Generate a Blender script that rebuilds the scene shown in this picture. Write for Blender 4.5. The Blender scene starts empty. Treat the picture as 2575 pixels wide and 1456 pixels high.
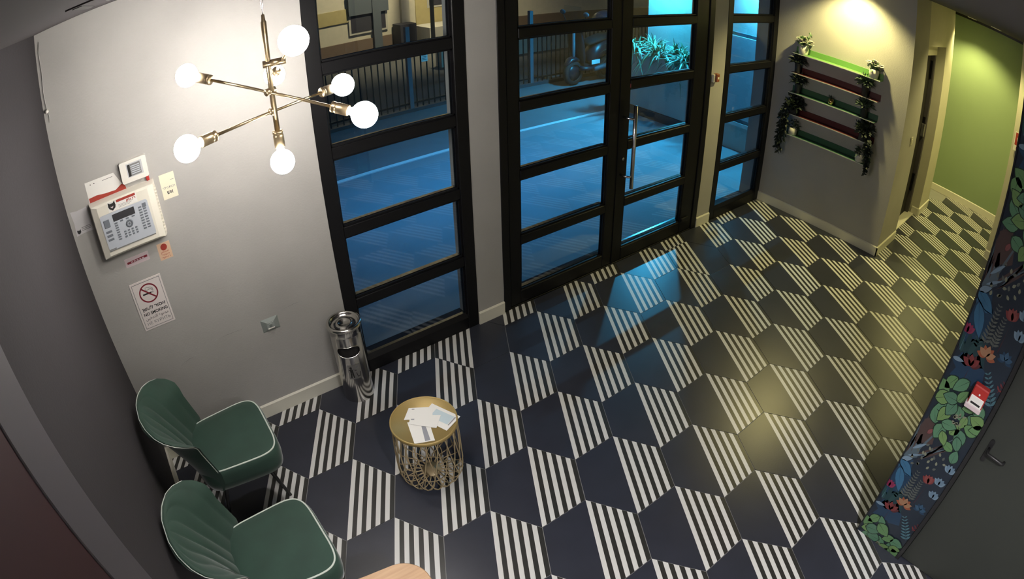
import bpy, math, random
from mathutils import Vector, Matrix
random.seed(7)
PI = math.pi
sc = bpy.context.scene
COL = sc.collection

# ------------------------------------------------------------------ camera, world, exposure
cam = bpy.data.cameras.new('camera'); camo = bpy.data.objects.new('camera', cam); COL.objects.link(camo)
RT = Vector((0.8011248, -0.5982448, -0.0173843)); DN = Vector((-0.3410452, -0.4324478, -0.8346718)); FW = Vector((0.4918203, 0.6746052, -0.5504732))
m = Matrix.Identity(4)
for r in range(3):
    m[r][0], m[r][1], m[r][2] = RT[r], -DN[r], -FW[r]
m.translation = Vector((-0.8540876, -2.9894955, 2.6114327))
camo.matrix_world = m
cam.type = 'PANO'; cam.panorama_type = 'FISHEYE_LENS_POLYNOMIAL'
cam.sensor_fit = 'HORIZONTAL'; cam.sensor_width = 36.0; cam.sensor_height = 36.0 * 1456 / 2575
cam.fisheye_fov = math.radians(160)
cam.fisheye_polynomial_k0 = -0.001157329; cam.fisheye_polynomial_k1 = -0.0448190951; cam.fisheye_polynomial_k2 = -0.000442590619
cam.fisheye_polynomial_k3 = 3.87511955e-05; cam.fisheye_polynomial_k4 = -1.58830356e-06
cam.clip_start = 0.01; cam.clip_end = 200
sc.camera = camo

wd = bpy.data.worlds.new('night'); sc.world = wd; wd.use_nodes = True
wd.node_tree.nodes['Background'].inputs[0].default_value = (0.10, 0.14, 0.22, 1)
wd.node_tree.nodes['Background'].inputs[1].default_value = 0.22
sc.view_settings.view_transform = 'Standard'; sc.view_settings.look = 'None'
cy = sc.cycles
cy.max_bounces = 6; cy.diffuse_bounces = 3; cy.glossy_bounces = 3; cy.transmission_bounces = 4; cy.transparent_max_bounces = 12
cy.caustics_reflective = False; cy.caustics_refractive = False; cy.adaptive_threshold = 0.03; cy.use_light_tree = False; cy.sample_clamp_indirect = 4.0
sc.view_settings.exposure = 0.68; sc.view_settings.gamma = 1.0; sc.view_settings.use_curve_mapping = False

H = 2.655          # ceiling height
XL, XS, YS = -1.35, 4.64, -1.515   # left wall, shelf wall, side wall of the corridor
BULB_W = 68.0
DOWN = 108.0
BLUE = 50.0

# ------------------------------------------------------------------ materials
MATS = {}
def mat(name, col, rough=0.6, metal=0.0, var=0.0, vscale=8.0, bump=0.0, bscale=60.0, sheen=0.0, spec=None, emit=None, estr=0.0, coat=0.0, col2=None):
    if name in MATS: return MATS[name]
    mt = bpy.data.materials.new(name); mt.use_nodes = True
    nt = mt.node_tree; b = nt.nodes['Principled BSDF']; L = nt.links
    b.inputs['Base Color'].default_value = (*col, 1); b.inputs['Roughness'].default_value = rough; b.inputs['Metallic'].default_value = metal
    if spec is not None: b.inputs['Specular IOR Level'].default_value = spec
    if sheen: b.inputs['Sheen Weight'].default_value = sheen; b.inputs['Sheen Roughness'].default_value = 0.4
    if coat: b.inputs['Coat Weight'].default_value = coat; b.inputs['Coat Roughness'].default_value = 0.1
    if emit: b.inputs['Emission Color'].default_value = (*emit, 1); b.inputs['Emission Strength'].default_value = estr
    if var or bump:
        tc = nt.nodes.new('ShaderNodeTexCoord')
        geo = nt.nodes.new('ShaderNodeNewGeometry')
    if var:
        n = nt.nodes.new('ShaderNodeTexNoise'); n.inputs['Scale'].default_value = vscale; n.inputs['Detail'].default_value = 5
        L.new(geo.outputs['Position'], n.inputs['Vector'])
        mx = nt.nodes.new('ShaderNodeMix'); mx.data_type = 'RGBA'
        c2 = col2 or tuple(max(0, c * (1 - var)) for c in col)
        c1 = col if col2 else tuple(min(1, c * (1 + var * 0.6)) for c in col)
        mx.inputs[6].default_value = (*c1, 1); mx.inputs[7].default_value = (*c2, 1)
        L.new(n.outputs['Fac'], mx.inputs[0]); L.new(mx.outputs[2], b.inputs['Base Color'])
    if bump:
        n2 = nt.nodes.new('ShaderNodeTexNoise'); n2.inputs['Scale'].default_value = bscale; n2.inputs['Detail'].default_value = 4
        L.new(geo.outputs['Position'], n2.inputs['Vector'])
        bp = nt.nodes.new('ShaderNodeBump'); bp.inputs['Strength'].default_value = bump; bp.inputs['Distance'].default_value = 0.01
        L.new(n2.outputs['Fac'], bp.inputs['Height']); L.new(bp.outputs['Normal'], b.inputs['Normal'])
    MATS[name] = mt
    return mt
def glass_mat(name, tint=(1, 1, 1), ior=1.5):
    mt = bpy.data.materials.new(name); mt.use_nodes = True; nt = mt.node_tree; nt.nodes.clear()
    o = nt.nodes.new('ShaderNodeOutputMaterial'); mx = nt.nodes.new('ShaderNodeMixShader'); f = nt.nodes.new('ShaderNodeFresnel')
    g_ = nt.nodes.new('ShaderNodeNewGeometry'); mr = nt.nodes.new('ShaderNodeMapRange'); mr.inputs[3].default_value = ior; mr.inputs[4].default_value = 1/ior
    nt.links.new(g_.outputs['Backfacing'], mr.inputs[0]); nt.links.new(mr.outputs[0], f.inputs['IOR'])   # thin slab: same reflectance from both faces
    t = nt.nodes.new('ShaderNodeBsdfTransparent'); t.inputs[0].default_value = (*tint, 1); g = nt.nodes.new('ShaderNodeBsdfGlossy'); g.inputs['Roughness'].default_value = 0.01
    nt.links.new(f.outputs[0], mx.inputs[0]); nt.links.new(t.outputs[0], mx.inputs[1]); nt.links.new(g.outputs[0], mx.inputs[2]); nt.links.new(mx.outputs[0], o.inputs[0])
    return mt
def wood_mat(name):
    mt = mat(name, (0.55, 0.33, 0.17), 0.42, var=0.01); nt = mt.node_tree
    n = [x for x in nt.nodes if x.type == 'TEX_NOISE'][0]; mp = nt.nodes.new('ShaderNodeMapping'); g = [x for x in nt.nodes if x.type == 'NEW_GEOMETRY'][0]
    mp.inputs['Rotation'].default_value = (0, 0, 0.5); mp.inputs['Scale'].default_value = (3, 40, 40)
    nt.links.new(g.outputs['Position'], mp.inputs[0]); nt.links.new(mp.outputs[0], n.inputs['Vector']); n.inputs['Scale'].default_value = 1.6
    x = [x for x in nt.nodes if x.type == 'MIX'][0]; x.inputs[6].default_value = (0.66, 0.42, 0.23, 1); x.inputs[7].default_value = (0.40, 0.22, 0.10, 1)
    return mt

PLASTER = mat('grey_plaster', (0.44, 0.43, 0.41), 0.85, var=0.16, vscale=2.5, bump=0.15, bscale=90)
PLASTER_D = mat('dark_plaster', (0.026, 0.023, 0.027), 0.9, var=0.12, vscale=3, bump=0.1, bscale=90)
MAROON = mat('maroon_paint', (0.034, 0.008, 0.011), 0.6, var=0.1)
GREYPAINT = mat('grey_frame_paint', (0.075, 0.068, 0.078), 0.6, var=0.06)
CEIL = mat('ceiling_paint', (0.050, 0.043, 0.047), 0.9, var=0.05)
GREEN = mat('green_paint', (0.28, 0.38, 0.21), 0.8, var=0.05, vscale=3)
CREAM = mat('cream_paint', (0.62, 0.60, 0.48), 0.75, var=0.06)
SKIRT = mat('baseboard_cream', (0.74, 0.72, 0.62), 0.45, var=0.05)
BLACKM = mat('black_powder_coat', (0.006, 0.006, 0.007), 0.45, var=0.1, vscale=40, spec=0.25)
BLACK = mat('black_satin', (0.012, 0.012, 0.013), 0.4)
VOID = mat('dark_door_leaf', (0.012, 0.010, 0.010), 0.7)
GLOSSB = mat('gloss_black_ledge', (0.012, 0.012, 0.014), 0.2, var=0.1, vscale=30)
GLASS = glass_mat('window_glass', (0.93, 0.96, 0.97))
TILE_D = mat('tile_charcoal', (0.030, 0.033, 0.047), 0.34, var=0.25, vscale=7, bump=0.03, bscale=120)
TILE_W = mat('tile_white_band', (0.66, 0.66, 0.64), 0.34, var=0.06, vscale=7, bump=0.03, bscale=120)
TILE_K = mat('tile_black_band', (0.030, 0.030, 0.028), 0.34, var=0.15, vscale=7, bump=0.03, bscale=120)
GROUT = mat('grout', (0.30, 0.30, 0.29), 0.9, var=0.1)
STEEL = mat('polished_steel', (0.62, 0.60, 0.57), 0.16, 1.0, var=0.05, vscale=30)
CHROME = mat('brushed_chrome', (0.62, 0.62, 0.64), 0.25, 1.0)
BRASS = mat('brass', (0.42, 0.33, 0.20), 0.36, 1.0)
GOLD = mat('gold_paint', (0.44, 0.32, 0.12), 0.5, 0.35, var=0.08)
GOLDW = mat('gold_wire_paint', (0.46, 0.36, 0.21), 0.5, 0.25)
BULB = mat('lit_bulb', (1, 1, 1), 0.3, emit=(1.0, 0.94, 0.87), estr=BULB_W)
VELVET = mat('green_velvet', (0.022, 0.060, 0.042), 0.75, var=0.35, vscale=9, sheen=0.35)
PIPING = mat('pale_piping', (0.62, 0.68, 0.62), 0.6)
WHITE = mat('white_plastic', (0.80, 0.78, 0.72), 0.45)
WHITE2 = mat('off_white_plastic', (0.80, 0.77, 0.67), 0.45, var=0.04)
PAPER = mat('white_paper', (0.85, 0.84, 0.80), 0.85)
PAPERY = mat('cream_paper', (0.84, 0.80, 0.62), 0.85)
PAPERK = mat('pinkish_paper', (0.62, 0.52, 0.54), 0.85)
INK = mat('black_ink', (0.02, 0.02, 0.02), 0.8)
GREYINK = mat('grey_ink', (0.22, 0.22, 0.22), 0.8)
REDINK = mat('red_ink', (0.38, 0.045, 0.03), 0.7)
DKRED = mat('dark_red_ink', (0.20, 0.012, 0.025), 0.7)
ORINK = mat('orange_paper', (0.72, 0.50, 0.34), 0.8)
FACE = mat('grey_keypad_face', (0.52, 0.56, 0.62), 0.4)
KEY = mat('dark_rubber_key', (0.17, 0.19, 0.22), 0.6)
LCD = mat('lcd_glass', (0.05, 0.05, 0.055), 0.15)
REDP = mat('red_plastic', (0.42, 0.03, 0.025), 0.4)
OUTLET = mat('silver_grey_plate', (0.34, 0.38, 0.36), 0.35, 0.3)
WOOD = wood_mat('light_wood')
DOORG = mat('dark_green_grey_door', (0.028, 0.032, 0.027), 0.55, var=0.06)
SH_G = mat('green_shelf_paint', (0.17, 0.36, 0.10), 0.4, coat=0.2)
SH_R = mat('dark_red_shelf_paint', (0.090, 0.013, 0.015), 0.4, coat=0.2)
SH_T = mat('deep_green_shelf_paint', (0.036, 0.115, 0.060), 0.4, coat=0.2)
POTW = mat('white_ceramic', (0.72, 0.70, 0.62), 0.5, var=0.1, vscale=40)
POTD = mat('dark_pot', (0.012, 0.014, 0.016), 0.6)
LEAFD = mat('dark_leaf', (0.012, 0.022, 0.016), 0.6, var=0.3, vscale=30)
LEAFG = mat('grey_green_leaf', (0.05, 0.08, 0.055), 0.6, var=0.3, vscale=30)
LEAFM = mat('mid_green_leaf', (0.09, 0.20, 0.07), 0.55, var=0.3, vscale=30)
PETAL = mat('white_petal', (0.75, 0.74, 0.62), 0.7, var=0.1, vscale=50)
GOLDJ = mat('gold_glass_jar', (0.75, 0.55, 0.22), 0.08, 1.0)

# ------------------------------------------------------------------ mesh builder
class MB:
    def __init__(s): s.v = []; s.f = []; s.mi = []; s.sm = []; s.m = 0; s.smooth = False
    def add(s, vs, fs):
        o = len(s.v); s.v += [tuple(p) for p in vs]
        for f in fs: s.f.append(tuple(i + o for i in f)); s.mi.append(s.m); s.sm.append(s.smooth)
        return s
    def box(s, a, b):
        x0, y0, z0 = a; x1, y1, z1 = b
        if x0 > x1: x0, x1 = x1, x0
        if y0 > y1: y0, y1 = y1, y0
        if z0 > z1: z0, z1 = z1, z0
        return s.add([(x0,y0,z0),(x1,y0,z0),(x1,y1,z0),(x0,y1,z0),(x0,y0,z1),(x1,y0,z1),(x1,y1,z1),(x0,y1,z1)],
              [(0,3,2,1),(4,5,6,7),(0,1,5,4),(1,2,6,5),(2,3,7,6),(3,0,4,7)])
    def bbox(s, a, b, c=0.003):
        # chamfered box
        (x0,y0,z0),(x1,y1,z1) = [tuple(min(p,q) for p,q in zip(a,b)), tuple(max(p,q) for p,q in zip(a,b))]
        c = min(c, (x1-x0)*.45, (y1-y0)*.45, (z1-z0)*.45)
        vs = []; 
        import itertools
        idx = {}
        for sx in (0,1):
            for sy in (0,1):
                for sz in (0,1):
                    X = (x0,x1)[sx]; Y = (y0,y1)[sy]; Z = (z0,z1)[sz]
                    dx = c if sx==0 else -c; dy = c if sy==0 else -c; dz = c if sz==0 else -c
                    idx[(sx,sy,sz)] = (len(vs), len(vs)+1, len(vs)+2)
                    vs += [(X,Y+dy,Z+dz),(X+dx,Y,Z+dz),(X+dx,Y+dy,Z)]
        fs = []
        for ax in range(3):
            for sd in (0,1):
                o = [i for i in range(3) if i != ax]
                q = []
                for (p, r) in ((0,0),(1,0),(1,1),(0,1)):
                    k = [0,0,0]; k[ax] = sd; k[o[0]] = p; k[o[1]] = r
                    q.append(idx[tuple(k)][ax])
                flip = (sd == 0) != (ax == 1)
                fs.append(tuple(reversed(q)) if flip else tuple(q))
        # edges
        for ax in range(3):
            o = [i for i in range(3) if i != ax]
            for p in (0,1):
                for r in (0,1):
                    k0 = [0,0,0]; k1 = [0,0,0]; k1[ax] = 1
                    k0[o[0]] = k1[o[0]] = p; k0[o[1]] = k1[o[1]] = r
                    A = idx[tuple(k0)]; B = idx[tuple(k1)]
                    q = (A[o[0]], A[o[1]], B[o[1]], B[o[0]])
                    fs.append(q)
        for k, t in idx.items(): fs.append(t)
        s.add(vs, fs); s.fixn = True
        return s
    def poly(s, pts, d):
        # prism: polygon pts extruded by vector d
        n = len(pts); d = Vector(d); vs = [Vector(p) for p in pts] + [Vector(p) + d for p in pts]
        fs = [tuple(range(n)), tuple(range(2*n-1, n-1, -1))] + [(i, n+i, n+(i+1) % n, (i+1) % n) for i in range(n)]
        s.fixn = True
        return s.add(vs, fs)
    def face(s, pts): return s.add(pts, [tuple(range(len(pts)))])
    def tube(s, path, r, n=8, cap=True, closed=False):
        P = [Vector(p) for p in path]; N = len(P)
        rr = r if isinstance(r, (list, tuple)) else [r]*N
        up = None; rings = []
        for i in range(N):
            if closed: t = P[(i+1) % N] - P[i-1]
            else: t = P[min(i+1, N-1)] - P[max(i-1, 0)]
            if t.length < 1e-9: t = Vector((0,0,1))
            t.normalize()
            if up is None:
                a = Vector((0,0,1)) if abs(t.z) < .9 else Vector((1,0,0))
                up = (a - t*a.dot(t)).normalized()
            else:
                up = up - t*up.dot(t)
                if up.length < 1e-6: up = t.orthogonal()
                up.normalize()
            w = t.cross(up)
            rings.append([P[i] + (up*math.cos(2*PI*k/n) + w*math.sin(2*PI*k/n))*rr[i] for k in range(n)])
        vs = [p for R in rings for p in R]; fs = []
        M = N if closed else N-1
        for i in range(M):
            j = (i+1) % N
            for k in range(n): fs.append((i*n+k, i*n+(k+1) % n, j*n+(k+1) % n, j*n+k))
        if cap and not closed: fs += [tuple(range(n-1, -1, -1)), tuple((N-1)*n+k for k in range(n))]
        o = s.smooth; s.smooth = True; s.add(vs, fs); s.smooth = o; s.fixn = True
        return s
    def lathe(s, prof, c=(0,0,0), n=32, axis=None, cap=False):
        # prof: (radius, height) list about an axis through c
        A = Vector(axis).normalized() if axis else Vector((0,0,1)); B = A.orthogonal().normalized() if axis else Vector((1,0,0)); D = A.cross(B); c = Vector(c)
        vs = [c + A*h + (B*math.cos(2*PI*k/n) + D*math.sin(2*PI*k/n))*r for r, h in prof for k in range(n)]
        fs = [(i*n+k, i*n+(k+1) % n, (i+1)*n+(k+1) % n, (i+1)*n+k) for i in range(len(prof)-1) for k in range(n)]
        if cap: fs += [tuple(range(n-1,-1,-1)), tuple((len(prof)-1)*n+k for k in range(n))]
        o = s.smooth; s.smooth = True; s.add(vs, fs); s.smooth = o; s.fixn = True
        return s
    def sphere(s, c, r, n=24, k=14, sc3=(1,1,1)):
        vs = []; c = Vector(c)
        for i in range(k+1):
            t = PI*i/k
            for j in range(n): vs.append((c.x+r*sc3[0]*math.sin(t)*math.cos(2*PI*j/n), c.y+r*sc3[1]*math.sin(t)*math.sin(2*PI*j/n), c.z+r*sc3[2]*math.cos(t)))
        fs = [(i*n+j, (i+1)*n+j, (i+1)*n+(j+1) % n, i*n+(j+1) % n) for i in range(k) for j in range(n)]
        o = s.smooth; s.smooth = True; s.add(vs, fs); s.smooth = o
        s.fixn = True
        return s
    def leaf(s, base, d, L, w, droop=0.0, n=3, up=(0,0,1)):
        # tapered blade along d, drooping
        d = Vector(d).normalized(); side = d.cross(Vector(up))
        if side.length < 1e-4: side = Vector((1,0,0))
        side.normalize(); p = Vector(base); vs = []; fs = []
        for i in range(n+1):
            t = i/n; q = p + d*L*t - Vector((0,0,1))*droop*L*t*t
            ww = w*math.sin(PI*min(.97, .12+.88*t))
            vs += [q-side*ww*.5, q+side*ww*.5]
        for i in range(n): fs.append((2*i, 2*i+1, 2*i+3, 2*i+2))
        return s.add(vs, fs)
    def mesh(s, name, mats):
        me = bpy.data.meshes.new(name); me.from_pydata(s.v, [], s.f)
        for mm in (mats if isinstance(mats, (list, tuple)) else [mats]): me.materials.append(mm)
        me.polygons.foreach_set('material_index', s.mi); me.polygons.foreach_set('use_smooth', s.sm)
        me.update()
        if getattr(s, 'fixn', False):
            import bmesh
            bm = bmesh.new(); bm.from_mesh(me); bmesh.ops.recalc_face_normals(bm, faces=bm.faces); bm.to_mesh(me); bm.free()
        return me
    def build(s, name, mats, parent=None, loc=None):
        o = bpy.data.objects.new(name, s.mesh(name, mats)); COL.objects.link(o)
        if parent: o.parent = parent
        if loc: o.location = loc
        return o

def tag(o, label, cat, group=None):
    o['label'] = label; o['category'] = cat
    if group: o['group'] = group
    return o
def thing(name, label, cat, loc=(0,0,0), rz=0.0, group=None):
    o = bpy.data.objects.new(name, None); COL.objects.link(o); o.location = loc; o.rotation_euler = (0,0,rz); o.empty_display_size = .05
    return tag(o, label, cat, group)
def struct(o, label=None):
    o['kind'] = 'structure'
    if label: o['label'] = label
    return o
def sempty(name, loc, label=None):
    o = bpy.data.objects.new(name, None); COL.objects.link(o); o.location = loc; o.empty_display_size = .05
    return struct(o, label)
def stuff(o): o['kind'] = 'stuff'; return o
def copy_tree(o, parent=None):
    c = o.copy(); COL.objects.link(c); c.parent = parent
    for ch in list(o.children): copy_tree(ch, c)
    return c
def text(body, size, mt, parent, loc, rot=(PI/2,0,0), name='lettering', width=None, bold=0.0, align='LEFT'):
    cu = bpy.data.curves.new('lettering_curve', 'FONT'); cu.body = body; cu.size = size; cu.align_x = align; cu.offset = bold
    t = bpy.data.objects.new('lettering_tmp', cu); COL.objects.link(t)
    dg = bpy.context.evaluated_depsgraph_get(); dg.update()
    me = bpy.data.meshes.new_from_object(t.evaluated_get(dg))
    bpy.data.objects.remove(t); bpy.data.curves.remove(cu)
    if width and len(me.vertices):
        xs = [v.co.x for v in me.vertices]; k = width/max(1e-6, max(xs)-min(xs)); x0 = min(xs)
        for v in me.vertices: v.co.x = (v.co.x-x0)*k
    me.materials.clear(); me.materials.append(mt); me.name = name
    o = bpy.data.objects.new(name, me); COL.objects.link(o); o.parent = parent; o.location = loc; o.rotation_euler = rot
    return o

# ------------------------------------------------------------------ floor of hexagon tiles
S = 0.29; C30, S30 = math.cos(PI/6), math.sin(PI/6); R3 = math.sqrt(3)
def lat(u, v): return ((C30*u + S30*v)*S, (-S30*u + C30*v - 3.92)*S)
floor = MB().box((XL-.1, -4.5, -0.06), (8.0, 0.02, -0.0035)).build('floor', GROUT); struct(floor)
def hexa(flip=False):
    b = MB(); s = S - .0022; hw = s*R3/2; t = -.012
    def top(x):   # upper boundary of the hexagon at x
        return s - abs(x)/R3
    sg = -1 if flip else 1
    def strip(x0, x1, mi):
        xs = [x0, x1]
        if x0 < 0 < x1: xs = [x0, 0, x1]
        up = [(sg*x, sg*top(x), 0) for x in xs]; dn = [(sg*x, -sg*top(x), 0) for x in reversed(xs)]
        b.m = mi; b.add(dn[::-1] + up[::-1], [tuple(range(2*len(xs)))])
    strip(-hw, 0, 0)
    w = hw/10.0
    for k in range(10): strip(k*w, (k+1)*w, 1 if k % 2 == 0 else 2)
    b.m = 0
    P = [(0,s),(hw,s/2),(hw,-s/2),(0,-s),(-hw,-s/2),(-hw,s/2)]
    for i in range(6):
        a, c = P[i], P[(i+1) % 6]
        b.add([(a[0],a[1],0),(c[0],c[1],0),(c[0],c[1],t),(a[0],a[1],t)], [(3,2,1,0)])
    return b
HEX = hexa().mesh('hexagon_tile', [TILE_D, TILE_W, TILE_K]); HEXF = hexa(True).mesh('hexagon_tile_turned', [TILE_D, TILE_W, TILE_K])
TURNED = {(0, 3), (4, 5)}
def clip_mesh(me, mw, planes):
    import bmesh
    bm = bmesh.new(); bm.from_mesh(me); bm.transform(mw)
    for co, no in planes:
        bmesh.ops.bisect_plane(bm, geom=bm.verts[:]+bm.edges[:]+bm.faces[:], plane_co=co, plane_no=no, clear_outer=True)
    bm.transform(mw.inverted())
    r = bpy.data.meshes.new('hexagon_tile_cut'); bm.to_mesh(r); bm.free()
    for k in me.materials: r.materials.append(k)
    return r
for j in range(-16, 8):
    for i in range(-12, 26):
        u = i*R3 + (R3/2 if j % 2 else 0); v = 1.5*j
        x, y = lat(u, v)
        if not (XL-.27 < x < 7.75 and -3.9 < y < .28): continue
        if x > 4.64+.28 and y > YS+.28 and x < 6.75-.28: continue
        if x > 4.64+.2 and y > .3: continue
        if x > 1.54+.28 and y < -2.885-.28: continue
        if x > 6.7 and y > -.6: continue
        me = HEXF if (i, j) in TURNED else HEX
        mw = Matrix.Translation((x, y, 0)) @ Matrix.Rotation(-PI/6, 4, 'Z')
        pl = []
        if y > -.30: pl.append(((0, .012, 0), (0, 1, 0)))
        if x < XL+.3: pl.append(((XL-.05, 0, 0), (-1, 0, 0)))
        if x > 7.3: pl.append(((7.65, 0, 0), (1, 0, 0)))
        if pl:
            me = clip_mesh(me, mw, pl)
            if len(me.polygons) == 0: continue
        o = bpy.data.objects.new('hexagon_tile', me); COL.objects.link(o); o.parent = floor; o.matrix_local = mw

# ------------------------------------------------------------------ shell
def wallbox(name, a, b, mt, label=None): return struct(MB().box(a, b).build(name, mt), label)
W1 = (0.065, 1.030); DR = (1.250, 3.485); W2 = (3.695, XS)
b = MB()
b.box((XL-.3, 0, -.05), (W1[0], .25, H)); b.box((W1[1], 0, -.05), (DR[0], .25, H)); b.box((DR[1], 0, -.05), (W2[0], .25, H))
b.box((XS, 0, -.05), (XS+.6, .25, H))
wf = struct(b.build('wall_front', PLASTER))
SCUFF = mat('grey_scuff', (0.24, 0.23, 0.225), 0.9)
for P_ in ([(-.76,.678),(-.68,.684),(-.60,.683),(-.546,.685),(-.60,.6845),(-.68,.6862)], [(-1.02,.612),(-.95,.628),(-.90,.634),(-.95,.631)], [(-.34,.705),(-.24,.712),(-.18,.711),(-.24,.714)]):
    MB().poly([(a, 0, c) for a, c in P_], (0, -.0004, 0)).build('scuff_mark', SCUFF, wf)
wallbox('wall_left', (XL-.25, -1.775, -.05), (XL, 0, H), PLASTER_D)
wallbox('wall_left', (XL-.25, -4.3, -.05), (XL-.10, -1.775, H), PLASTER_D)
wallbox('wall_back', (XL-.25, -4.5, -.05), (1.7, -4.3, H), PLASTER)
wallbox('wall_right', (XS, YS, -.05), (5.262, 0, H), PLASTER, 'grey plaster wall that carries the shelves')
# wall of the corridor with the recessed dark doorway
b = MB(); yb = YS + .116
b.box((5.262, YS, 2.16), (6.25, yb+.1, H)); b.box((6.25, YS, -.05), (6.755, -1.25, H)); b.box((5.262, yb+.10, -.05), (6.25, yb+.16, H))
b.box((5.262, yb, 2.02), (6.25, yb+.1, 2.16))
struct(b.build('wall_corridor_left', CREAM))
dk = sempty('door_3', (5.75, yb+.06, 0), 'black door leaf deep in the corridor doorway')
MB().bbox((-.488, -.0, .005), (.43, .035, 2.02)).build('door_leaf', VOID, dk)
MB().box((.43, -.05, .005), (.50, .035, 2.02)).build('door_jamb', GREYPAINT, dk)
for z in (1.72, 1.02, .3): MB().bbox((.405, -.035, z), (.432, -.002, z+.22), .002).build('hinge', BLACKM, dk)
MB().bbox((.385, -.05, 1.0), (.425, -.0, 1.16), .004).build('lock_case', CHROME, dk)
MB().box((-.488,-.12,-.002),(.50,-.01,.012)).build('threshold', SKIRT, dk)
wallbox('wall_corridor_end', (7.6, -2.9, -.05), (7.8, .6, H), GREEN, 'green painted wall at the end of the corridor')
wallbox('wall_corridor_far', (6.755, .5, -.05), (7.6, .6, H), GREEN)
wallbox('wall_corridor_side', (6.5, -1.25, -.05), (6.755, .5, H), CREAM)
b = MB().box((6.14, -2.885, -.05), (7.6, -2.59, H)); b.box((1.562, -3.21, -.05), (6.14, -2.887, H)); struct(b.build('wall_corridor_right', GREYPAINT if False else CREAM))
wallbox('trim_3', (6.115, -2.80, .10), (6.142, -2.665, H), CREAM)
wallbox('ceiling', (XL-.25, -4.5, H), (7.8, .6, H+.12), CEIL)
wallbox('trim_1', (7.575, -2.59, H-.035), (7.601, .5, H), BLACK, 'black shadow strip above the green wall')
# baseboards
def skirt(name, a, c, n, h=.1, t=.013):
    a = Vector((*a, 0)); c = Vector((*c, 0)); n = Vector((*n, 0))
    b = MB().poly([a, a+n*t, a+n*t+Vector((0,0,h-.008)), a+n*t*.4+Vector((0,0,h)), a+Vector((0,0,h))], c-a)
    return struct(b.build(name, SKIRT))
skirt('baseboard_front', (XL, 0), (W1[0], 0), (0, -1)); skirt('baseboard_front', (W1[1], 0), (DR[0], 0), (0, -1)); skirt('baseboard_front', (DR[1], 0), (W2[0], 0), (0, -1))
skirt('baseboard_left', (XL, 0), (XL, -1.775), (1, 0))
skirt('baseboard_right', (XS, 0), (XS, YS-.013), (-1, 0))
skirt('baseboard_corridor', (XS-.013, YS), (5.262, YS), (0, -1)); skirt('baseboard_corridor', (6.25, YS), (6.768, YS), (0, -1)); skirt('baseboard_corridor', (6.25, YS), (6.25, YS+.1), (-1, 0))
skirt('baseboard_corridor', (6.755, YS), (6.755, .5), (1, 0))
skirt('baseboard_corridor_end', (7.6, .5), (7.6, -2.59), (-1, 0)); skirt('baseboard_pier', (6.14, -2.59), (6.14, -2.885), (-1, 0))
# door set in the left wall: grey casing and maroon leaf
d2 = sempty('door_2', (XL, -2.02, 0), 'maroon door leaf with broad grey casing in the left wall')
MB().bbox((-.10, 0, 0), (.004, .245, H-.005), .003).build('door_casing', GREYPAINT, d2)
MB().bbox((-.06, -1.10, 0.005), (-.002, .002, H-.01), .002).build('door_leaf', MAROON, d2)
MB().box((-.10, -1.88, 0), (.0, -1.105, H-.005)).build('side_panel', GREYPAINT, d2)

# dark glazed joinery -------------------------------------------------------
RAILS = [0.545, 1.035, 1.52, 2.003, 2.49]
def light(parent, x0, x1, z0, z1, sill=True):
    # one leaf: stiles outside x0..x1 are made by the caller; rails and panes here
    zs = [z0] + [r for r in RAILS] + [z1]
    for k in range(len(zs)-1):
        lo = zs[k] + (.034 if k else 0); hi = zs[k+1] - (.034 if k < len(zs)-2 else 0)
        MB().box((x0-.004, .026, lo-.004), (x1+.004, .032, hi+.004)).build('pane', GLASS, parent)
        # glazing beads
        bd = MB()
        for (a, c) in (((x0, .012, lo), (x1, .026, lo+.010)), ((x0, .012, hi-.010), (x1, .026, hi)), ((x0, .012, lo), (x0+.010, .026, hi)), ((x1-.010, .012, lo), (x1, .026, hi)),
                       ((x0, .032, hi-.010), (x1, .046, hi)), ((x0, .032, lo), (x0+.010, .046, hi)), ((x1-.010, .032, lo), (x1, .046, hi))): bd.box(a, c)
        bd.build('glazing_bead', BLACKM, parent)
        MB().poly([(x0, .032, lo), (x0, .078, lo-.004), (x0, .078, lo+.002), (x0, .032, lo+.012)], (x1-x0, 0, 0)).build('drip_ledge', GLOSSB, parent)
    for r in RAILS: MB().bbox((x0, 0.0, r-.034), (x1, .056, r+.034), .004).build('rail', BLACKM, parent)
def window(name, X0, X1, label):
    w = sempty(name, (X0, 0, 0), label); wd_ = X1-X0
    MB().bbox((0, -.004, 0), (.085, .07, H), .004).build('stile', BLACKM, w); MB().bbox((wd_-.085, -.004, 0), (wd_, .07, H), .004).build('stile', BLACKM, w)
    MB().bbox((.085, -.004, 0), (wd_-.085, .07, .10), .004).build('bottom_rail', BLACKM, w); MB().bbox((.085, -.004, H-.08), (wd_-.085, .07, H), .004).build('top_rail', BLACKM, w)
    MB().poly([(.085, -.004, .10), (.085, .02, .13), (.085, .02, .10)], (wd_-.17, 0, 0)).build('sill_bead', BLACKM, w)
    light(w, .085, wd_-.085, .10, H-.08)
    return w
window('window_1', *W1, 'tall black framed window beside the ash bin')
window('window_2', *W2, 'narrow black framed window next to the shelf wall')
d1 = sempty('door_1', (DR[0], 0, 0), 'black framed glazed double entrance door'); DW = DR[1]-DR[0]
MB().bbox((0, -.006, 0), (.062, .08, H), .004).build('frame_post', BLACKM, d1); MB().bbox((DW-.075, -.006, 0), (DW, .08, H), .004).build('frame_post', BLACKM, d1)
MB().bbox((.062, -.006, H-.06), (DW-.075, .08, H), .004).build('frame_head', BLACKM, d1)
MB().bbox((.062, .0, -.004), (DW-.075, .08, .012), .003).build('threshold', BLACKM, d1)
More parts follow.
